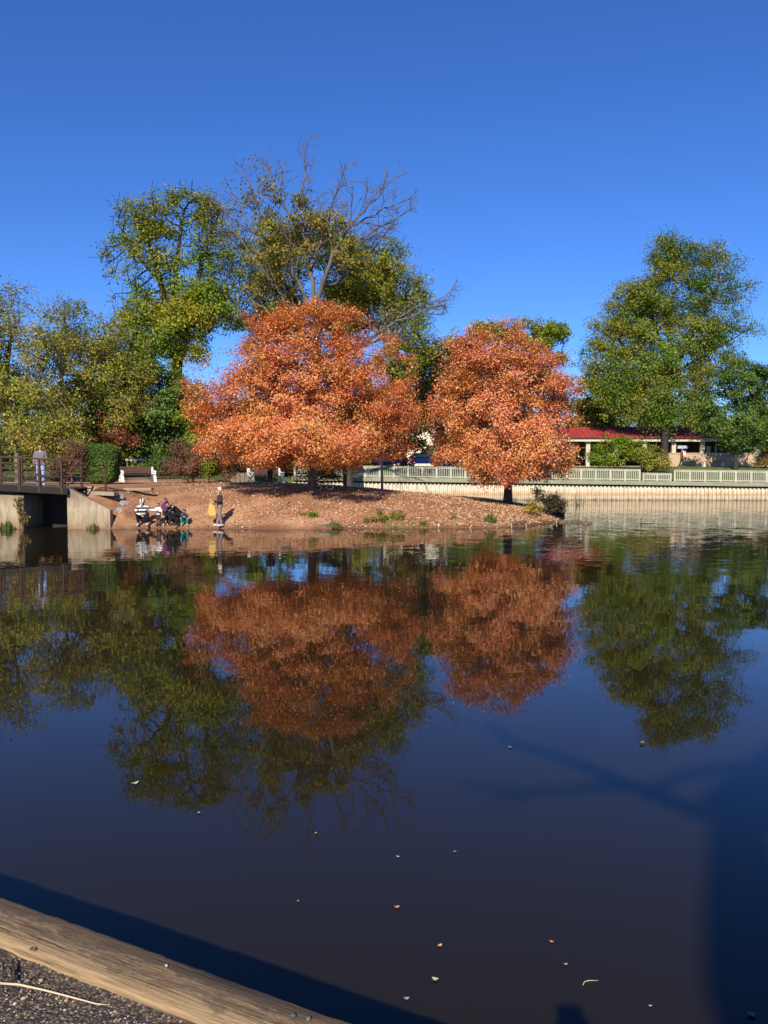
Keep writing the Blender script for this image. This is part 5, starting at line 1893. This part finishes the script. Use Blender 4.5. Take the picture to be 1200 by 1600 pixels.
# sign on a post before the pavilion
sp_ = P(1066, 725, 82.0)
sg = thing('sign_post', 'pale blue two-panel sign on a post with a white box below it by the pavilion', 'sign', (sp_[0], 82.0, gz1(sp_[0], 82)))
zb = gz1(sp_[0], 82)
zz = lambda py: P(1066, py, 82.0)[2] - zb
mb = MB(); mb.tube([(0, 0, -0.1), (0, 0, zz(696))], 0.045, 8); mb.build('pole', M['metal'], sg, True)
pb = surf('pale_blue_panel', (0.42, 0.50, 0.58), (0.34, 0.42, 0.5), 3, 0.5)
for c in (-0.27, 0.27):
    mb = MB(); mb.box(c - 0.24, c + 0.24, -0.09, -0.05, zz(701), zz(696.3)); mb.build('panel', pb, sg, False, 0.01)
mb = MB(); mb.box(-0.05, 0.26, -0.2, -0.05, zz(711.5), zz(704.5)); mb.build('box', M['white'], sg, False, 0.02)

# bench beyond the boardwalk fence
p = P(1114, 730, 80.0)
bl = thing('flat_bench', 'dark backless bench with white legs on the lawn before the tan wall', 'bench', (p[0], 80.0, gz1(p[0], 80)))
mb = MB()
for j in range(3): mb.box(-1.0, 1.0, -0.22 + j * 0.155, -0.09 + j * 0.155, 0.42, 0.47)
mb.build('seat', M['slat'], bl)
for s_ in (-0.98, 0.85):
    mb = MB(); mb.box(s_, s_ + 0.13, -0.2, 0.2, -0.05, 0.418); mb.build('leg', M['white'], bl)


# houses far behind
def house(label, px0, px1, ytop, yeave, Y, name='house', wins=4):
    a, b = P(px0, yeave, Y), P(px1, yeave, Y)
    zb = gz1(a[0], Y) - 0.5
    ze, zr = a[2], P(px0, ytop, Y + 4)[2]
    org = ((a[0] + b[0]) / 2, Y, zb)
    root = thing(name, label, 'house', org)
    w = (b[0] - a[0]) / 2
    mb = MB(); mb.box(-w, w, 0, 8, 0, ze - zb); mb.build('wall', M['pale_house'], root)
    mb = MB(); mb.prism([(-0.5, ze - zb + 0.003), (4, zr - zb), (8.5, ze - zb + 0.003)], 'x', -w - 0.4, w + 0.4); mb.build('roof', M['slate'], root)
    for i in range(wins):
        x = -w + (i + 0.5) * 2 * w / wins
        z1 = ze - zb - 0.9
        mb = MB(); mb.box(x - 0.55, x + 0.55, -0.05, -0.003, z1 - 1.5, z1); f_ = mb.build('window', M['white'], root)
        mb = MB(); mb.box(x - 0.45, x + 0.45, -0.075, -0.052, z1 - 1.4, z1 - 0.1); mb.build('pane', M['glass'], f_)


house('pale cream house glimpsed between the two orange maples', 596, 700, 622, 648, 118)
house('white house peeping over the left end of the red pavilion roof', 905, 985, 652, 664, 128, 'house', 5)


# parked cars
def car(label, px, Y, rz, c1, seed):
    x = P(px, 725, Y)[0]
    root = thing('parked_car', label, 'car', (x, Y, gz1(x, Y)), rz, 'cars parked beyond the fence')
    paint = surf('car_paint_%d' % seed, c1, tuple(a * 0.9 for a in c1), 2, 0.25, 0, None, 0.1, 0.6)
    side = [(-2.2, 0.35), (-2.25, 0.7), (-2.1, 0.92), (-1.3, 0.98), (1.0, 1.0), (1.95, 0.88), (2.2, 0.68), (2.2, 0.35)]
    mb = MB(); mb.prism(side, 'y', -0.87, 0.87); mb.build('body', paint, root, False, 0.09)
    g = [(-1.75, 0.97), (-1.25, 1.40), (0.35, 1.42), (1.15, 0.98)]
    mb = MB(); mb.prism(g, 'y', -0.74, 0.74); mb.build('window', M['glass'], root, False, 0.06)
    mb = MB(); mb.prism([(-1.30, 1.405), (-1.1, 1.46), (0.2, 1.475), (0.42, 1.42)], 'y', -0.72, 0.72)
    for xx in (-1.27, -0.4, 0.38):
        for s_ in (-1, 1):
            mb.bar((xx * 1.25 if xx < -1 else xx + (0.7 if xx > 0 else 0), s_ * 0.755, 0.98), (xx, s_ * 0.745, 1.41), 0.04, 0.05)
    mb.build('roof', paint, root, False, 0.02)
    for xx in (-1.35, 1.35):
        for s_ in (-0.8, 0.8):
            w_ = wheel_ring('wheel', (xx, s_, 0.32), 0.32, root, M['tyre'], 0.09, 'y', 0.1)
            mb = MB(); mb.tube([(xx, s_ - 0.08, 0.32), (xx, s_ + 0.08, 0.32)], 0.19, 14); mb.build('rim', M['metal'], w_)
    for s_ in (-0.6, 0.6):
        mb = MB(); mb.ellipsoid((2.17, s_, 0.68), (0.06, 0.16, 0.08)); mb.build('headlight', M['white'], root, True)


car('dark blue car parked behind the slim wooden post', 612, 87, 0.15, (0.02, 0.03, 0.09), 1)
car('bright blue car parked in the gap between the orange maples', 663, 88, 0.05, (0.03, 0.10, 0.32), 2)
car('black car parked behind the left edge of the right orange maple', 716, 87, 0.1, (0.015, 0.015, 0.018), 3)
car('white car half hidden behind the trunk side of the larger orange maple', 545, 89, -0.1, (0.7, 0.7, 0.68), 4)

# ------------------------------------------------------------------ people
SKIN = surf('skin', (0.36, 0.20, 0.13), (0.32, 0.17, 0.11), 8, 0.6)
SKIN_P = surf('pale_skin', (0.55, 0.33, 0.24), (0.48, 0.28, 0.20), 8, 0.6)
LIP = surf('lips', (0.22, 0.06, 0.05), (0.18, 0.05, 0.04), 8, 0.5)
EYE = surf('eyes', (0.03, 0.02, 0.015), (0.02, 0.015, 0.01), 8, 0.3)


def cloth(name, c, c2=None):
    return surf(name, c, c2 or tuple(a * 0.75 for a in c), 7, 0.9, 0.006)


STAND = dict(head=(0, -0.02, 1.625), neck=(0, 0.0, 1.48), chest=(0, 0.0, 1.30), pelvis=(0, 0.0, 0.95),
             shL=(0.19, 0, 1.41), elL=(0.25, 0.02, 1.13), wrL=(0.26, -0.06, 0.88), hiL=(0.09, 0, 0.92), knL=(0.10, -0.02, 0.50), anL=(0.105, 0.02, 0.09), toL=(0.13, -0.15, 0.04),
             shR=(-0.19, 0, 1.41), elR=(-0.25, 0.02, 1.13), wrR=(-0.26, -0.06, 0.88), hiR=(-0.09, 0, 0.92), knR=(-0.10, -0.02, 0.50), anR=(-0.105, 0.02, 0.09), toR=(-0.13, -0.15, 0.04))


def person(label, loc, heading, height, pose, top, bottom, hair, shoe, skin=SKIN, hood=None, long_hair=False, child=False, collar=None, group=None, hair_len=0.0):
    """local frame: facing -y, x to the figure's left, sizes for 1.75 m and scaled"""
    J = {k: np.array(v, float) for k, v in {**STAND, **pose}.items()}
    s = height / 1.75
    hs = 1.28 if child else 1.0
    root = thing('person', label, 'person', loc, heading, group)
    root.scale = (s, s, s)
    H = J['head']
    up = nrm(J['head'] - J['neck'])
    face = pose.get('face', (0, -1, 0))
    f = nrm(np.array(face, float) - up * (np.array(face, float) @ up))
    side = np.cross(f, up)
    R = Matrix((tuple(side), tuple(-f), tuple(up))).transposed()

    def hp(x, y, z):
        """head-local: x side, y forward, z up"""
        return H + (side * x + f * y + up * z) * hs
    # body: head with features, neck, slim trunk and limbs, hands with fingers - one surface
    mb = MB()
    mb.ellipsoid(hp(0, -0.005, 0.025), (0.076 * hs, 0.094 * hs, 0.098 * hs), 16, 12, 0, R)
    mb.capsule(hp(0, 0.025, -0.045), hp(0, 0.045, -0.085), 0.060 * hs, 0.040 * hs)
    mb.capsule(hp(0, 0.085, 0.012), hp(0, 0.106, -0.022), 0.010 * hs, 0.016 * hs, 8)
    mb.capsule(hp(-0.022, 0.088, -0.058), hp(0.022, 0.088, -0.058), 0.010 * hs, 0.010 * hs, 8)
    for q in (-1, 1):
        mb.ellipsoid(hp(q * 0.078, -0.005, 0.0), (0.012 * hs, 0.022 * hs, 0.034 * hs), 8, 6, 0, R)
        mb.capsule(hp(q * 0.015, 0.083, 0.034), hp(q * 0.050, 0.074, 0.034), 0.011 * hs, 0.010 * hs, 8)
    mb.capsule(J['neck'], hp(0, -0.01, -0.06), 0.056, 0.050)
    mb.capsule(J['chest'], J['neck'], 0.10, 0.055)
    mb.capsule(J['pelvis'], J['chest'], 0.11, 0.11)
    for q in 'LR':
        mb.capsule(J['chest'] * 0.4 + J['neck'] * 0.6, J['sh' + q], 0.05, 0.045)
        mb.capsule(J['sh' + q], J['el' + q], 0.044, 0.036)
        mb.capsule(J['el' + q], J['wr' + q], 0.036, 0.026)
        mb.capsule(J['pelvis'], J['hi' + q], 0.09, 0.085)
        mb.capsule(J['hi' + q], J['kn' + q], 0.078, 0.052)
        mb.capsule(J['kn' + q], J['an' + q], 0.050, 0.036)
        mb.capsule(J['an' + q], J['to' + q], 0.036, 0.028)
        # hand: palm, four curled fingers of different length, thumb off the side
        d = nrm(J['wr' + q] - J['el' + q])
        sgn = 1 if q == 'L' else -1
        lat = nrm(np.cross(d, (sgn, 0.25, 0.1)))
        if np.linalg.norm(np.cross(d, (sgn, 0.25, 0.1))) < 0.2: lat = np.array([0, -1.0, 0])
        pn = np.cross(lat, d)
        if pn @ np.array([-sgn, 0, 0]) < 0: pn = -pn
        wr = J['wr' + q]
        mb.capsule(wr + d * 0.02, wr + d * 0.075 + lat * 0.018, 0.022, 0.018, 8)
        mb.capsule(wr + d * 0.02, wr + d * 0.072 - lat * 0.018, 0.022, 0.018, 8)
        for k, (o_, L) in enumerate(((0.030, 0.070), (0.011, 0.080), (-0.009, 0.075), (-0.028, 0.058))):
            a = wr + d * 0.082 + lat * o_
            b = a + d * L * 0.5 + pn * L * 0.12
            c = b + d * L * 0.36 + pn * L * 0.34
            mb.capsule(a, b, 0.0095, 0.0088, 7)
            mb.capsule(b, c, 0.0088, 0.0075, 7)
        a = wr + d * 0.035 + lat * 0.028
        b = a + lat * 0.030 + d * 0.022 + pn * 0.012
        mb.capsule(a, b, 0.012, 0.010, 7)
        mb.capsule(b, b + d * 0.030 + lat * 0.006 + pn * 0.010, 0.010, 0.008, 7)

    def paint(c):
        rel = (c - H) / hs
        x, y, z = rel @ side, rel @ f, rel @ up
        m = np.zeros(len(c))
        m[(y > 0.06) & (np.abs(np.abs(x) - 0.032) < 0.014) & (np.abs(z - 0.014) < 0.008)] = 2
        m[(y > 0.06) & (np.abs(x) < 0.026) & (np.abs(z + 0.058) < 0.009)] = 1
        return m
    mb.fused('body', [skin, LIP, EYE], root, 0.009, paint, 2)
    # clothes, each following the body underneath
    tb = MB()
    ax = nrm(J['shL'] - J['shR'])
    for w in (-1, 0, 1):
        tb.capsule(J['pelvis'] + ax * w * 0.065 + np.array([0, 0, 0.0]), J['chest'] + ax * w * 0.085, 0.125, 0.118)
        tb.capsule(J['chest'] + ax * w * 0.085, J['chest'] * 0.35 + J['neck'] * 0.65 + ax * w * 0.07, 0.118, 0.075)
    tb.capsule(J['neck'] * 0.8 + J['chest'] * 0.2, J['neck'] * 0.96 + H * 0.04, 0.075, 0.068)
    for q in 'LR':
        sh = J['sh' + q] - nrm(J['neck'] - J['chest']) * 0.03 - (J['sh' + q] - J['neck']) * 0.06
        tb.capsule(J['chest'] * 0.30 + J['neck'] * 0.70, sh, 0.070, 0.064)
        tb.capsule(J['chest'] * 0.8 + J['neck'] * 0.2 + ax * (0.09 if q == 'L' else -0.09), sh, 0.09, 0.066)
        tb.capsule(sh, J['el' + q], 0.068, 0.056)
        e = J['el' + q] + (J['wr' + q] - J['el' + q]) * 0.93
        tb.capsule(J['el' + q], e, 0.058, 0.044)
        tb.capsule(J['pelvis'], J['hi' + q] + np.array([0, 0, 0.01]), 0.12, 0.108)
    tb.fused('jacket', top if isinstance(top, list) else [top], root, 0.016, None, 3)
    bb = MB()
    bb.capsule(J['hiL'], J['hiR'], 0.112, 0.112)
    bb.capsule(J['pelvis'] + np.array([0, 0, 0.02]), J['pelvis'] * 0.5 + (J['hiL'] + J['hiR']) * 0.25, 0.122, 0.112)
    for q in 'LR':
        bb.capsule(J['hi' + q], J['kn' + q], 0.102, 0.072)
        e = J['kn' + q] + (J['an' + q] - J['kn' + q]) * 0.92
        bb.capsule(J['kn' + q], e, 0.072, 0.058)
    bb.fused('trousers', [bottom], root, 0.014, None, 3)
    for q in 'LR':
        sb = MB()
        d = J['to' + q] - J['an' + q]
        g0 = np.array([J['an' + q][0], J['an' + q][1], min(J['an' + q][2], 0.2) - 0.035]) - nrm(np.array([d[0], d[1], 0])) * 0.04
        g1 = J['to' + q] + np.array([0, 0, 0.005])
        sb.capsule(g0 + np.array([0, 0, 0.02]), g1, 0.050, 0.042)
        sb.capsule(J['an' + q], g0 + np.array([0, 0, 0.03]), 0.048, 0.05)
        sb.capsule(g0 * 0.5 + g1 * 0.5 + np.array([0, 0, 0.02]), g1, 0.052, 0.045)
        sb.fused('shoe', [shoe], root, 0.014, None, 2)
    if hood is not None:
        hb = MB()
        hb.ellipsoid(hp(0, -0.028, 0.035), (0.104 * hs, 0.112 * hs, 0.122 * hs), 16, 12, 0, R)
        hb.capsule(hp(0, -0.06, -0.04), J['neck'], 0.09, 0.085)
        hb.fused('hood', [hood], root, 0.014, None, 2)
    elif hair is not None:
        hb = MB()
        hb.ellipsoid(hp(0, -0.028, 0.052), (0.081 * hs, 0.088 * hs, 0.080 * hs), 16, 12, 0, R)
        hb.capsule(hp(-0.06, -0.05, 0.0), hp(0.06, -0.05, 0.0), 0.040 * hs, 0.040 * hs)
        hb.capsule(hp(-0.045, 0.05, 0.098), hp(0.045, 0.05, 0.098), 0.022 * hs, 0.022 * hs)
        if long_hair:
            for w in (-0.055, 0, 0.055):
                hb.capsule(hp(w, -0.06, 0.0), hp(w * 1.2, -0.075, -0.19), 0.045, 0.028)
        hb.fused('hair', [hair], root, 0.012, None, 2)
    if collar is not None:
        cb = MB()
        cb.capsule(J['neck'] + f * 0.035 - up * 0.035, J['neck'] + up * 0.012, 0.066, 0.058)
        cb.fused('collar', [collar], root, 0.012, None, 1)
    return root


BLACKH = surf('black_hair', (0.014, 0.011, 0.010), (0.008, 0.007, 0.006), 20, 0.6)
WHITEH = surf('white_hair', (0.66, 0.64, 0.60), (0.52, 0.50, 0.47), 20, 0.8)
WSHOE = surf('white_shoes', (0.52, 0.50, 0.47), (0.42, 0.40, 0.38), 9, 0.6)
BSHOE = surf('dark_shoes', (0.03, 0.03, 0.03), (0.02, 0.02, 0.02), 9, 0.6)
BLACK = cloth('black_cloth', (0.013, 0.013, 0.016), (0.008, 0.008, 0.010))


def on_bank(px, py):
    for d in np.linspace(33, 60, 2200):
        p = P(px, py, d)
        if max(gz1(p[0], p[1]), 0.0) >= p[2] - 0.003:
            break
    return np.array([p[0], p[1], max(gz1(p[0], p[1]), 0.0)])


SQUAT = dict(head=(0, -0.20, 0.98), neck=(0, -0.14, 0.85), chest=(0, -0.06, 0.68), pelvis=(0, 0.16, 0.34),
             shL=(0.19, -0.10, 0.80), elL=(0.28, -0.26, 0.58), wrL=(0.10, -0.44, 0.50), shR=(-0.19, -0.10, 0.80), elR=(-0.28, -0.26, 0.58), wrR=(-0.08, -0.46, 0.48),
             hiL=(0.10, 0.12, 0.34), knL=(0.22, -0.30, 0.50), anL=(0.16, -0.05, 0.09), toL=(0.20, -0.22, 0.04),
             hiR=(-0.10, 0.12, 0.34), knR=(-0.22, -0.30, 0.50), anR=(-0.16, -0.05, 0.09), toR=(-0.20, -0.22, 0.04), face=(0, -1, -0.25))
GRP = 'family crouching at the edge of the pond'
stripe = striped('black_white_stripes', (0.78, 0.76, 0.72), (0.015, 0.015, 0.018), 0.155)
q = on_bank(223, 821)
person('person squatting in a black and white striped hooded top, leftmost of the family', q, 0.25, 1.80,
       {**SQUAT, 'elL': (0.36, -0.22, 0.66), 'wrL': (0.56, -0.34, 0.64)}, stripe, BLACK, None, WSHOE, SKIN_P, striped('stripes_hood', (0.78, 0.76, 0.72), (0.02, 0.02, 0.022), 0.10, 0), group=GRP)
q = on_bank(248, 822)
person('small child standing in a white top and dark trousers beside the striped person', q, -0.1, 0.98,
       dict(elL=(0.27, -0.05, 1.16), wrL=(0.10, -0.20, 1.12), elR=(-0.27, -0.05, 1.16), wrR=(-0.22, -0.22, 1.08), anL=(0.09, 0.02, 0.09), anR=(-0.09, 0.02, 0.09)),
       cloth('white_top', (0.76, 0.74, 0.72)), cloth('charcoal_trousers', (0.035, 0.035, 0.04)), BLACKH, BSHOE, SKIN, child=True, group=GRP)
q = on_bank(259, 820.5)
person('dark-haired child standing in a purple jacket between white-topped child and black-clad adult', q, 0.25, 1.16,
       dict(head=(0, -0.05, 1.60), wrL=(0.12, -0.22, 1.0), elL=(0.26, -0.03, 1.15), wrR=(-0.10, -0.22, 1.02), elR=(-0.26, -0.03, 1.15), face=(-0.1, -1, -0.3)),
       cloth('purple_jacket', (0.16, 0.02, 0.12), (0.11, 0.015, 0.085)), cloth('dark_leggings', (0.02, 0.02, 0.026)), BLACKH, WSHOE, SKIN, long_hair=True, child=True, group=GRP)
q = on_bank(277, 821)
person('person all in black crouching and bending over the children', q, -0.95, 1.80,
       {**SQUAT, 'head': (0.0, -0.42, 0.90), 'neck': (0, -0.30, 0.83), 'chest': (0, -0.14, 0.72), 'pelvis': (0, 0.20, 0.42), 'shL': (0.19, -0.24, 0.80), 'shR': (-0.19, -0.24, 0.80),
        'elL': (0.24, -0.42, 0.56), 'wrL': (0.10, -0.56, 0.42), 'elR': (-0.22, -0.44, 0.56), 'wrR': (-0.05, -0.58, 0.42), 'hiL': (0.1, 0.16, 0.42), 'hiR': (-0.1, 0.16, 0.42), 'face': (0, -1, -0.5)},
       BLACK, cloth('black_trousers', (0.012, 0.012, 0.014)), BLACKH, BSHOE, SKIN_P, group=GRP)
q = on_bank(289, 821)
person('small child squatting in a dark jacket and teal trousers, rightmost of the family', q, 0.1, 1.08,
       {**SQUAT, 'elL': (0.24, -0.26, 0.60), 'wrL': (0.06, -0.42, 0.62), 'elR': (-0.24, -0.26, 0.60), 'wrR': (-0.04, -0.42, 0.62)},
       cloth('dark_parka', (0.03, 0.045, 0.06)), cloth('teal_trousers', (0.06, 0.42, 0.38), (0.04, 0.32, 0.29)), BLACKH, WSHOE, SKIN, child=True, group=GRP)
q = on_bank(344, 823)
OLD = dict(elL=(0.25, 0.03, 1.14), wrL=(0.16, -0.26, 1.08), elR=(-0.25, 0.03, 1.14), wrR=(-0.10, -0.28, 1.10), knL=(0.10, -0.03, 0.50), anL=(0.11, 0.06, 0.09), toL=(0.13, -0.10, 0.04),
           anR=(-0.11, -0.10, 0.09), toR=(-0.13, -0.27, 0.04), knR=(-0.1, -0.08, 0.50), face=(0, -1, -0.1))
HD = math.radians(-72)
person('white-haired older person standing alone in brown sweater and grey trousers with yellow bag', q, HD, 1.70, OLD,
       cloth('brown_sweater', (0.045, 0.026, 0.024), (0.03, 0.018, 0.017)), cloth('grey_trousers', (0.25, 0.20, 0.17), (0.19, 0.15, 0.13)), WHITEH, WSHOE, SKIN_P, collar=cloth('white_collar', (0.76, 0.74, 0.70)))
# the yellow bag in his hands
s_ = 1.70 / 1.75
Rz = np.array([[math.cos(HD), -math.sin(HD), 0], [math.sin(HD), math.cos(HD), 0], [0, 0, 1]])
hand = q + Rz @ (np.array([0.03, -0.36, 1.06]) * s_)
bag = thing('cloth_bag', 'yellow cloth bag hanging from the hands of the white-haired person', 'bag', hand, HD)
bag_m = cloth('yellow_cloth', (0.66, 0.40, 0.10), (0.55, 0.32, 0.075))
mb = MB()
mb.prism([(-0.10, -0.02), (0.10, -0.02), (0.17, -0.45), (0.12, -0.56), (-0.13, -0.55), (-0.17, -0.42)], 'x', -0.07, 0.07)
mb.V = [(x * (0.4 + 1.2 * min(1, -z / 0.5)), y, z) for x, y, z in mb.V]
b_ = mb.build('bag_body', bag_m, bag, False, 0.02)
mb = MB(); mb.tube([(0, -0.09, -0.03), (0.03, -0.06, 0.06), (0.03, 0.06, 0.06), (0, 0.09, -0.03)], 0.014, 8); mb.build('handle', bag_m, bag, True)

pb_ = P(64, 760, 36.0)
person('person in a grey cardigan and light blue jeans standing on the footbridge', (pb_[0], 36.0, dz(pb_[0]) + 0.002), 0.35, 1.80,
       dict(elL=(0.26, 0.0, 1.14), wrL=(0.10, -0.24, 1.08), elR=(-0.26, 0.03, 1.14), wrR=(-0.25, -0.08, 0.90), face=(0.2, -1, -0.25)),
       cloth('grey_cardigan', (0.19, 0.16, 0.165), (0.14, 0.12, 0.125)), cloth('light_jeans', (0.28, 0.40, 0.60), (0.22, 0.32, 0.50)), BLACKH, WSHOE, SKIN, collar=cloth('pale_collar', (0.4, 0.36, 0.35)))
px_ = P(422, 757, 47.4)
person('person in dark clothes before the second bench, half hidden by orange leaves', (px_[0], 47.4, gz1(px_[0], 47.4)), 0.5, 1.68,
       dict(anL=(0.07, 0.02, 0.09), anR=(-0.07, 0.0, 0.09), knL=(0.08, -0.02, 0.5), knR=(-0.08, -0.02, 0.5), face=(0.2, -1, 0)), BLACK, cloth('navy_trousers', (0.014, 0.015, 0.022)), BLACKH, WSHOE, SKIN)
px_ = P(1065, 727, 81.0)
person('person in a red jacket and black trousers walking by the sign before the pavilion', (px_[0], 81.0, gz1(px_[0], 81.0)), 0.9, 1.72,
       dict(knL=(0.1, -0.12, 0.52), anL=(0.10, -0.18, 0.10), toL=(0.11, -0.34, 0.06), knR=(-0.1, 0.05, 0.5), anR=(-0.1, 0.22, 0.10), toR=(-0.11, 0.07, 0.04)), cloth('red_jacket', (0.34, 0.02, 0.025), (0.26, 0.015, 0.02)), BLACK, BLACKH, BSHOE, SKIN)

# the photographer and the tree behind the camera: their shadows lie on the water
person('person standing on the pavement behind the timber kerb, facing the pond', (0.02, -0.36, PVZ), math.pi, 1.76,
       dict(elL=(0.24, -0.06, 1.12), wrL=(0.11, -0.17, 1.28), elR=(-0.24, -0.06, 1.12), wrR=(-0.11, -0.17, 1.28)), cloth('navy_coat', (0.03, 0.035, 0.06)), cloth('blue_jeans', (0.06, 0.09, 0.16)), BLACKH, BSHOE, SKIN)


def shade_tree():
    TY = -9.5

    def back(px, py):
        w = PZ(px, py, 0.0)
        t = (w[1] - TY) / -SUNV[1]
        return w + SUNV * t
    tr = [(1190, 1560), (1172, 1440), (1158, 1330), (1150, 1275)]
    pts = [back(*p) for p in tr]
    foot = pts[0].copy()
    base = np.array([pts[0][0] + 0.05, TY, PVZ - 0.1])
    root = thing('plane_tree', 'old tree with a thick trunk and bare limbs standing on the pavement behind the viewer', 'tree', base)
    mb = MB()
    mb.tube([base, base * 0.5 + pts[0] * 0.5] + pts, [0.40, 0.30, 0.26, 0.24, 0.20, 0.17], 12)
    def limb(pp, r0, r1, dy=0.0):
        q = [back(*p) + np.array([0, dy * i, 0]) for i, p in enumerate(pp)]
        n = len(q)
        mb.tube(q, [1.35 * (r0 + (r1 - r0) * i / (n - 1)) for i in range(n)], 8)
    limb([(1150, 1275), (1090, 1268), (1010, 1238), (930, 1204), (860, 1178), (795, 1158), (765, 1130)], 0.075, 0.03)
    limb([(1020, 1240), (960, 1228), (890, 1234), (820, 1238), (760, 1232), (715, 1222)], 0.045, 0.014)
    limb([(1010, 1238), (1060, 1214), (1110, 1202), (1170, 1192), (1230, 1186)], 0.05, 0.03)
    limb([(1150, 1275), (1180, 1230), (1230, 1180), (1300, 1120)], 0.2, 0.1)
    limb([(1170, 1260), (1230, 1250), (1320, 1240)], 0.12, 0.08)
    limb([(830, 1238), (800, 1250), (760, 1256)], 0.02, 0.01)
    mb.V = [tuple(np.array(v) - base) for v in mb.V]
    mb.build('trunk', M['bark'], root, True)


shade_tree()
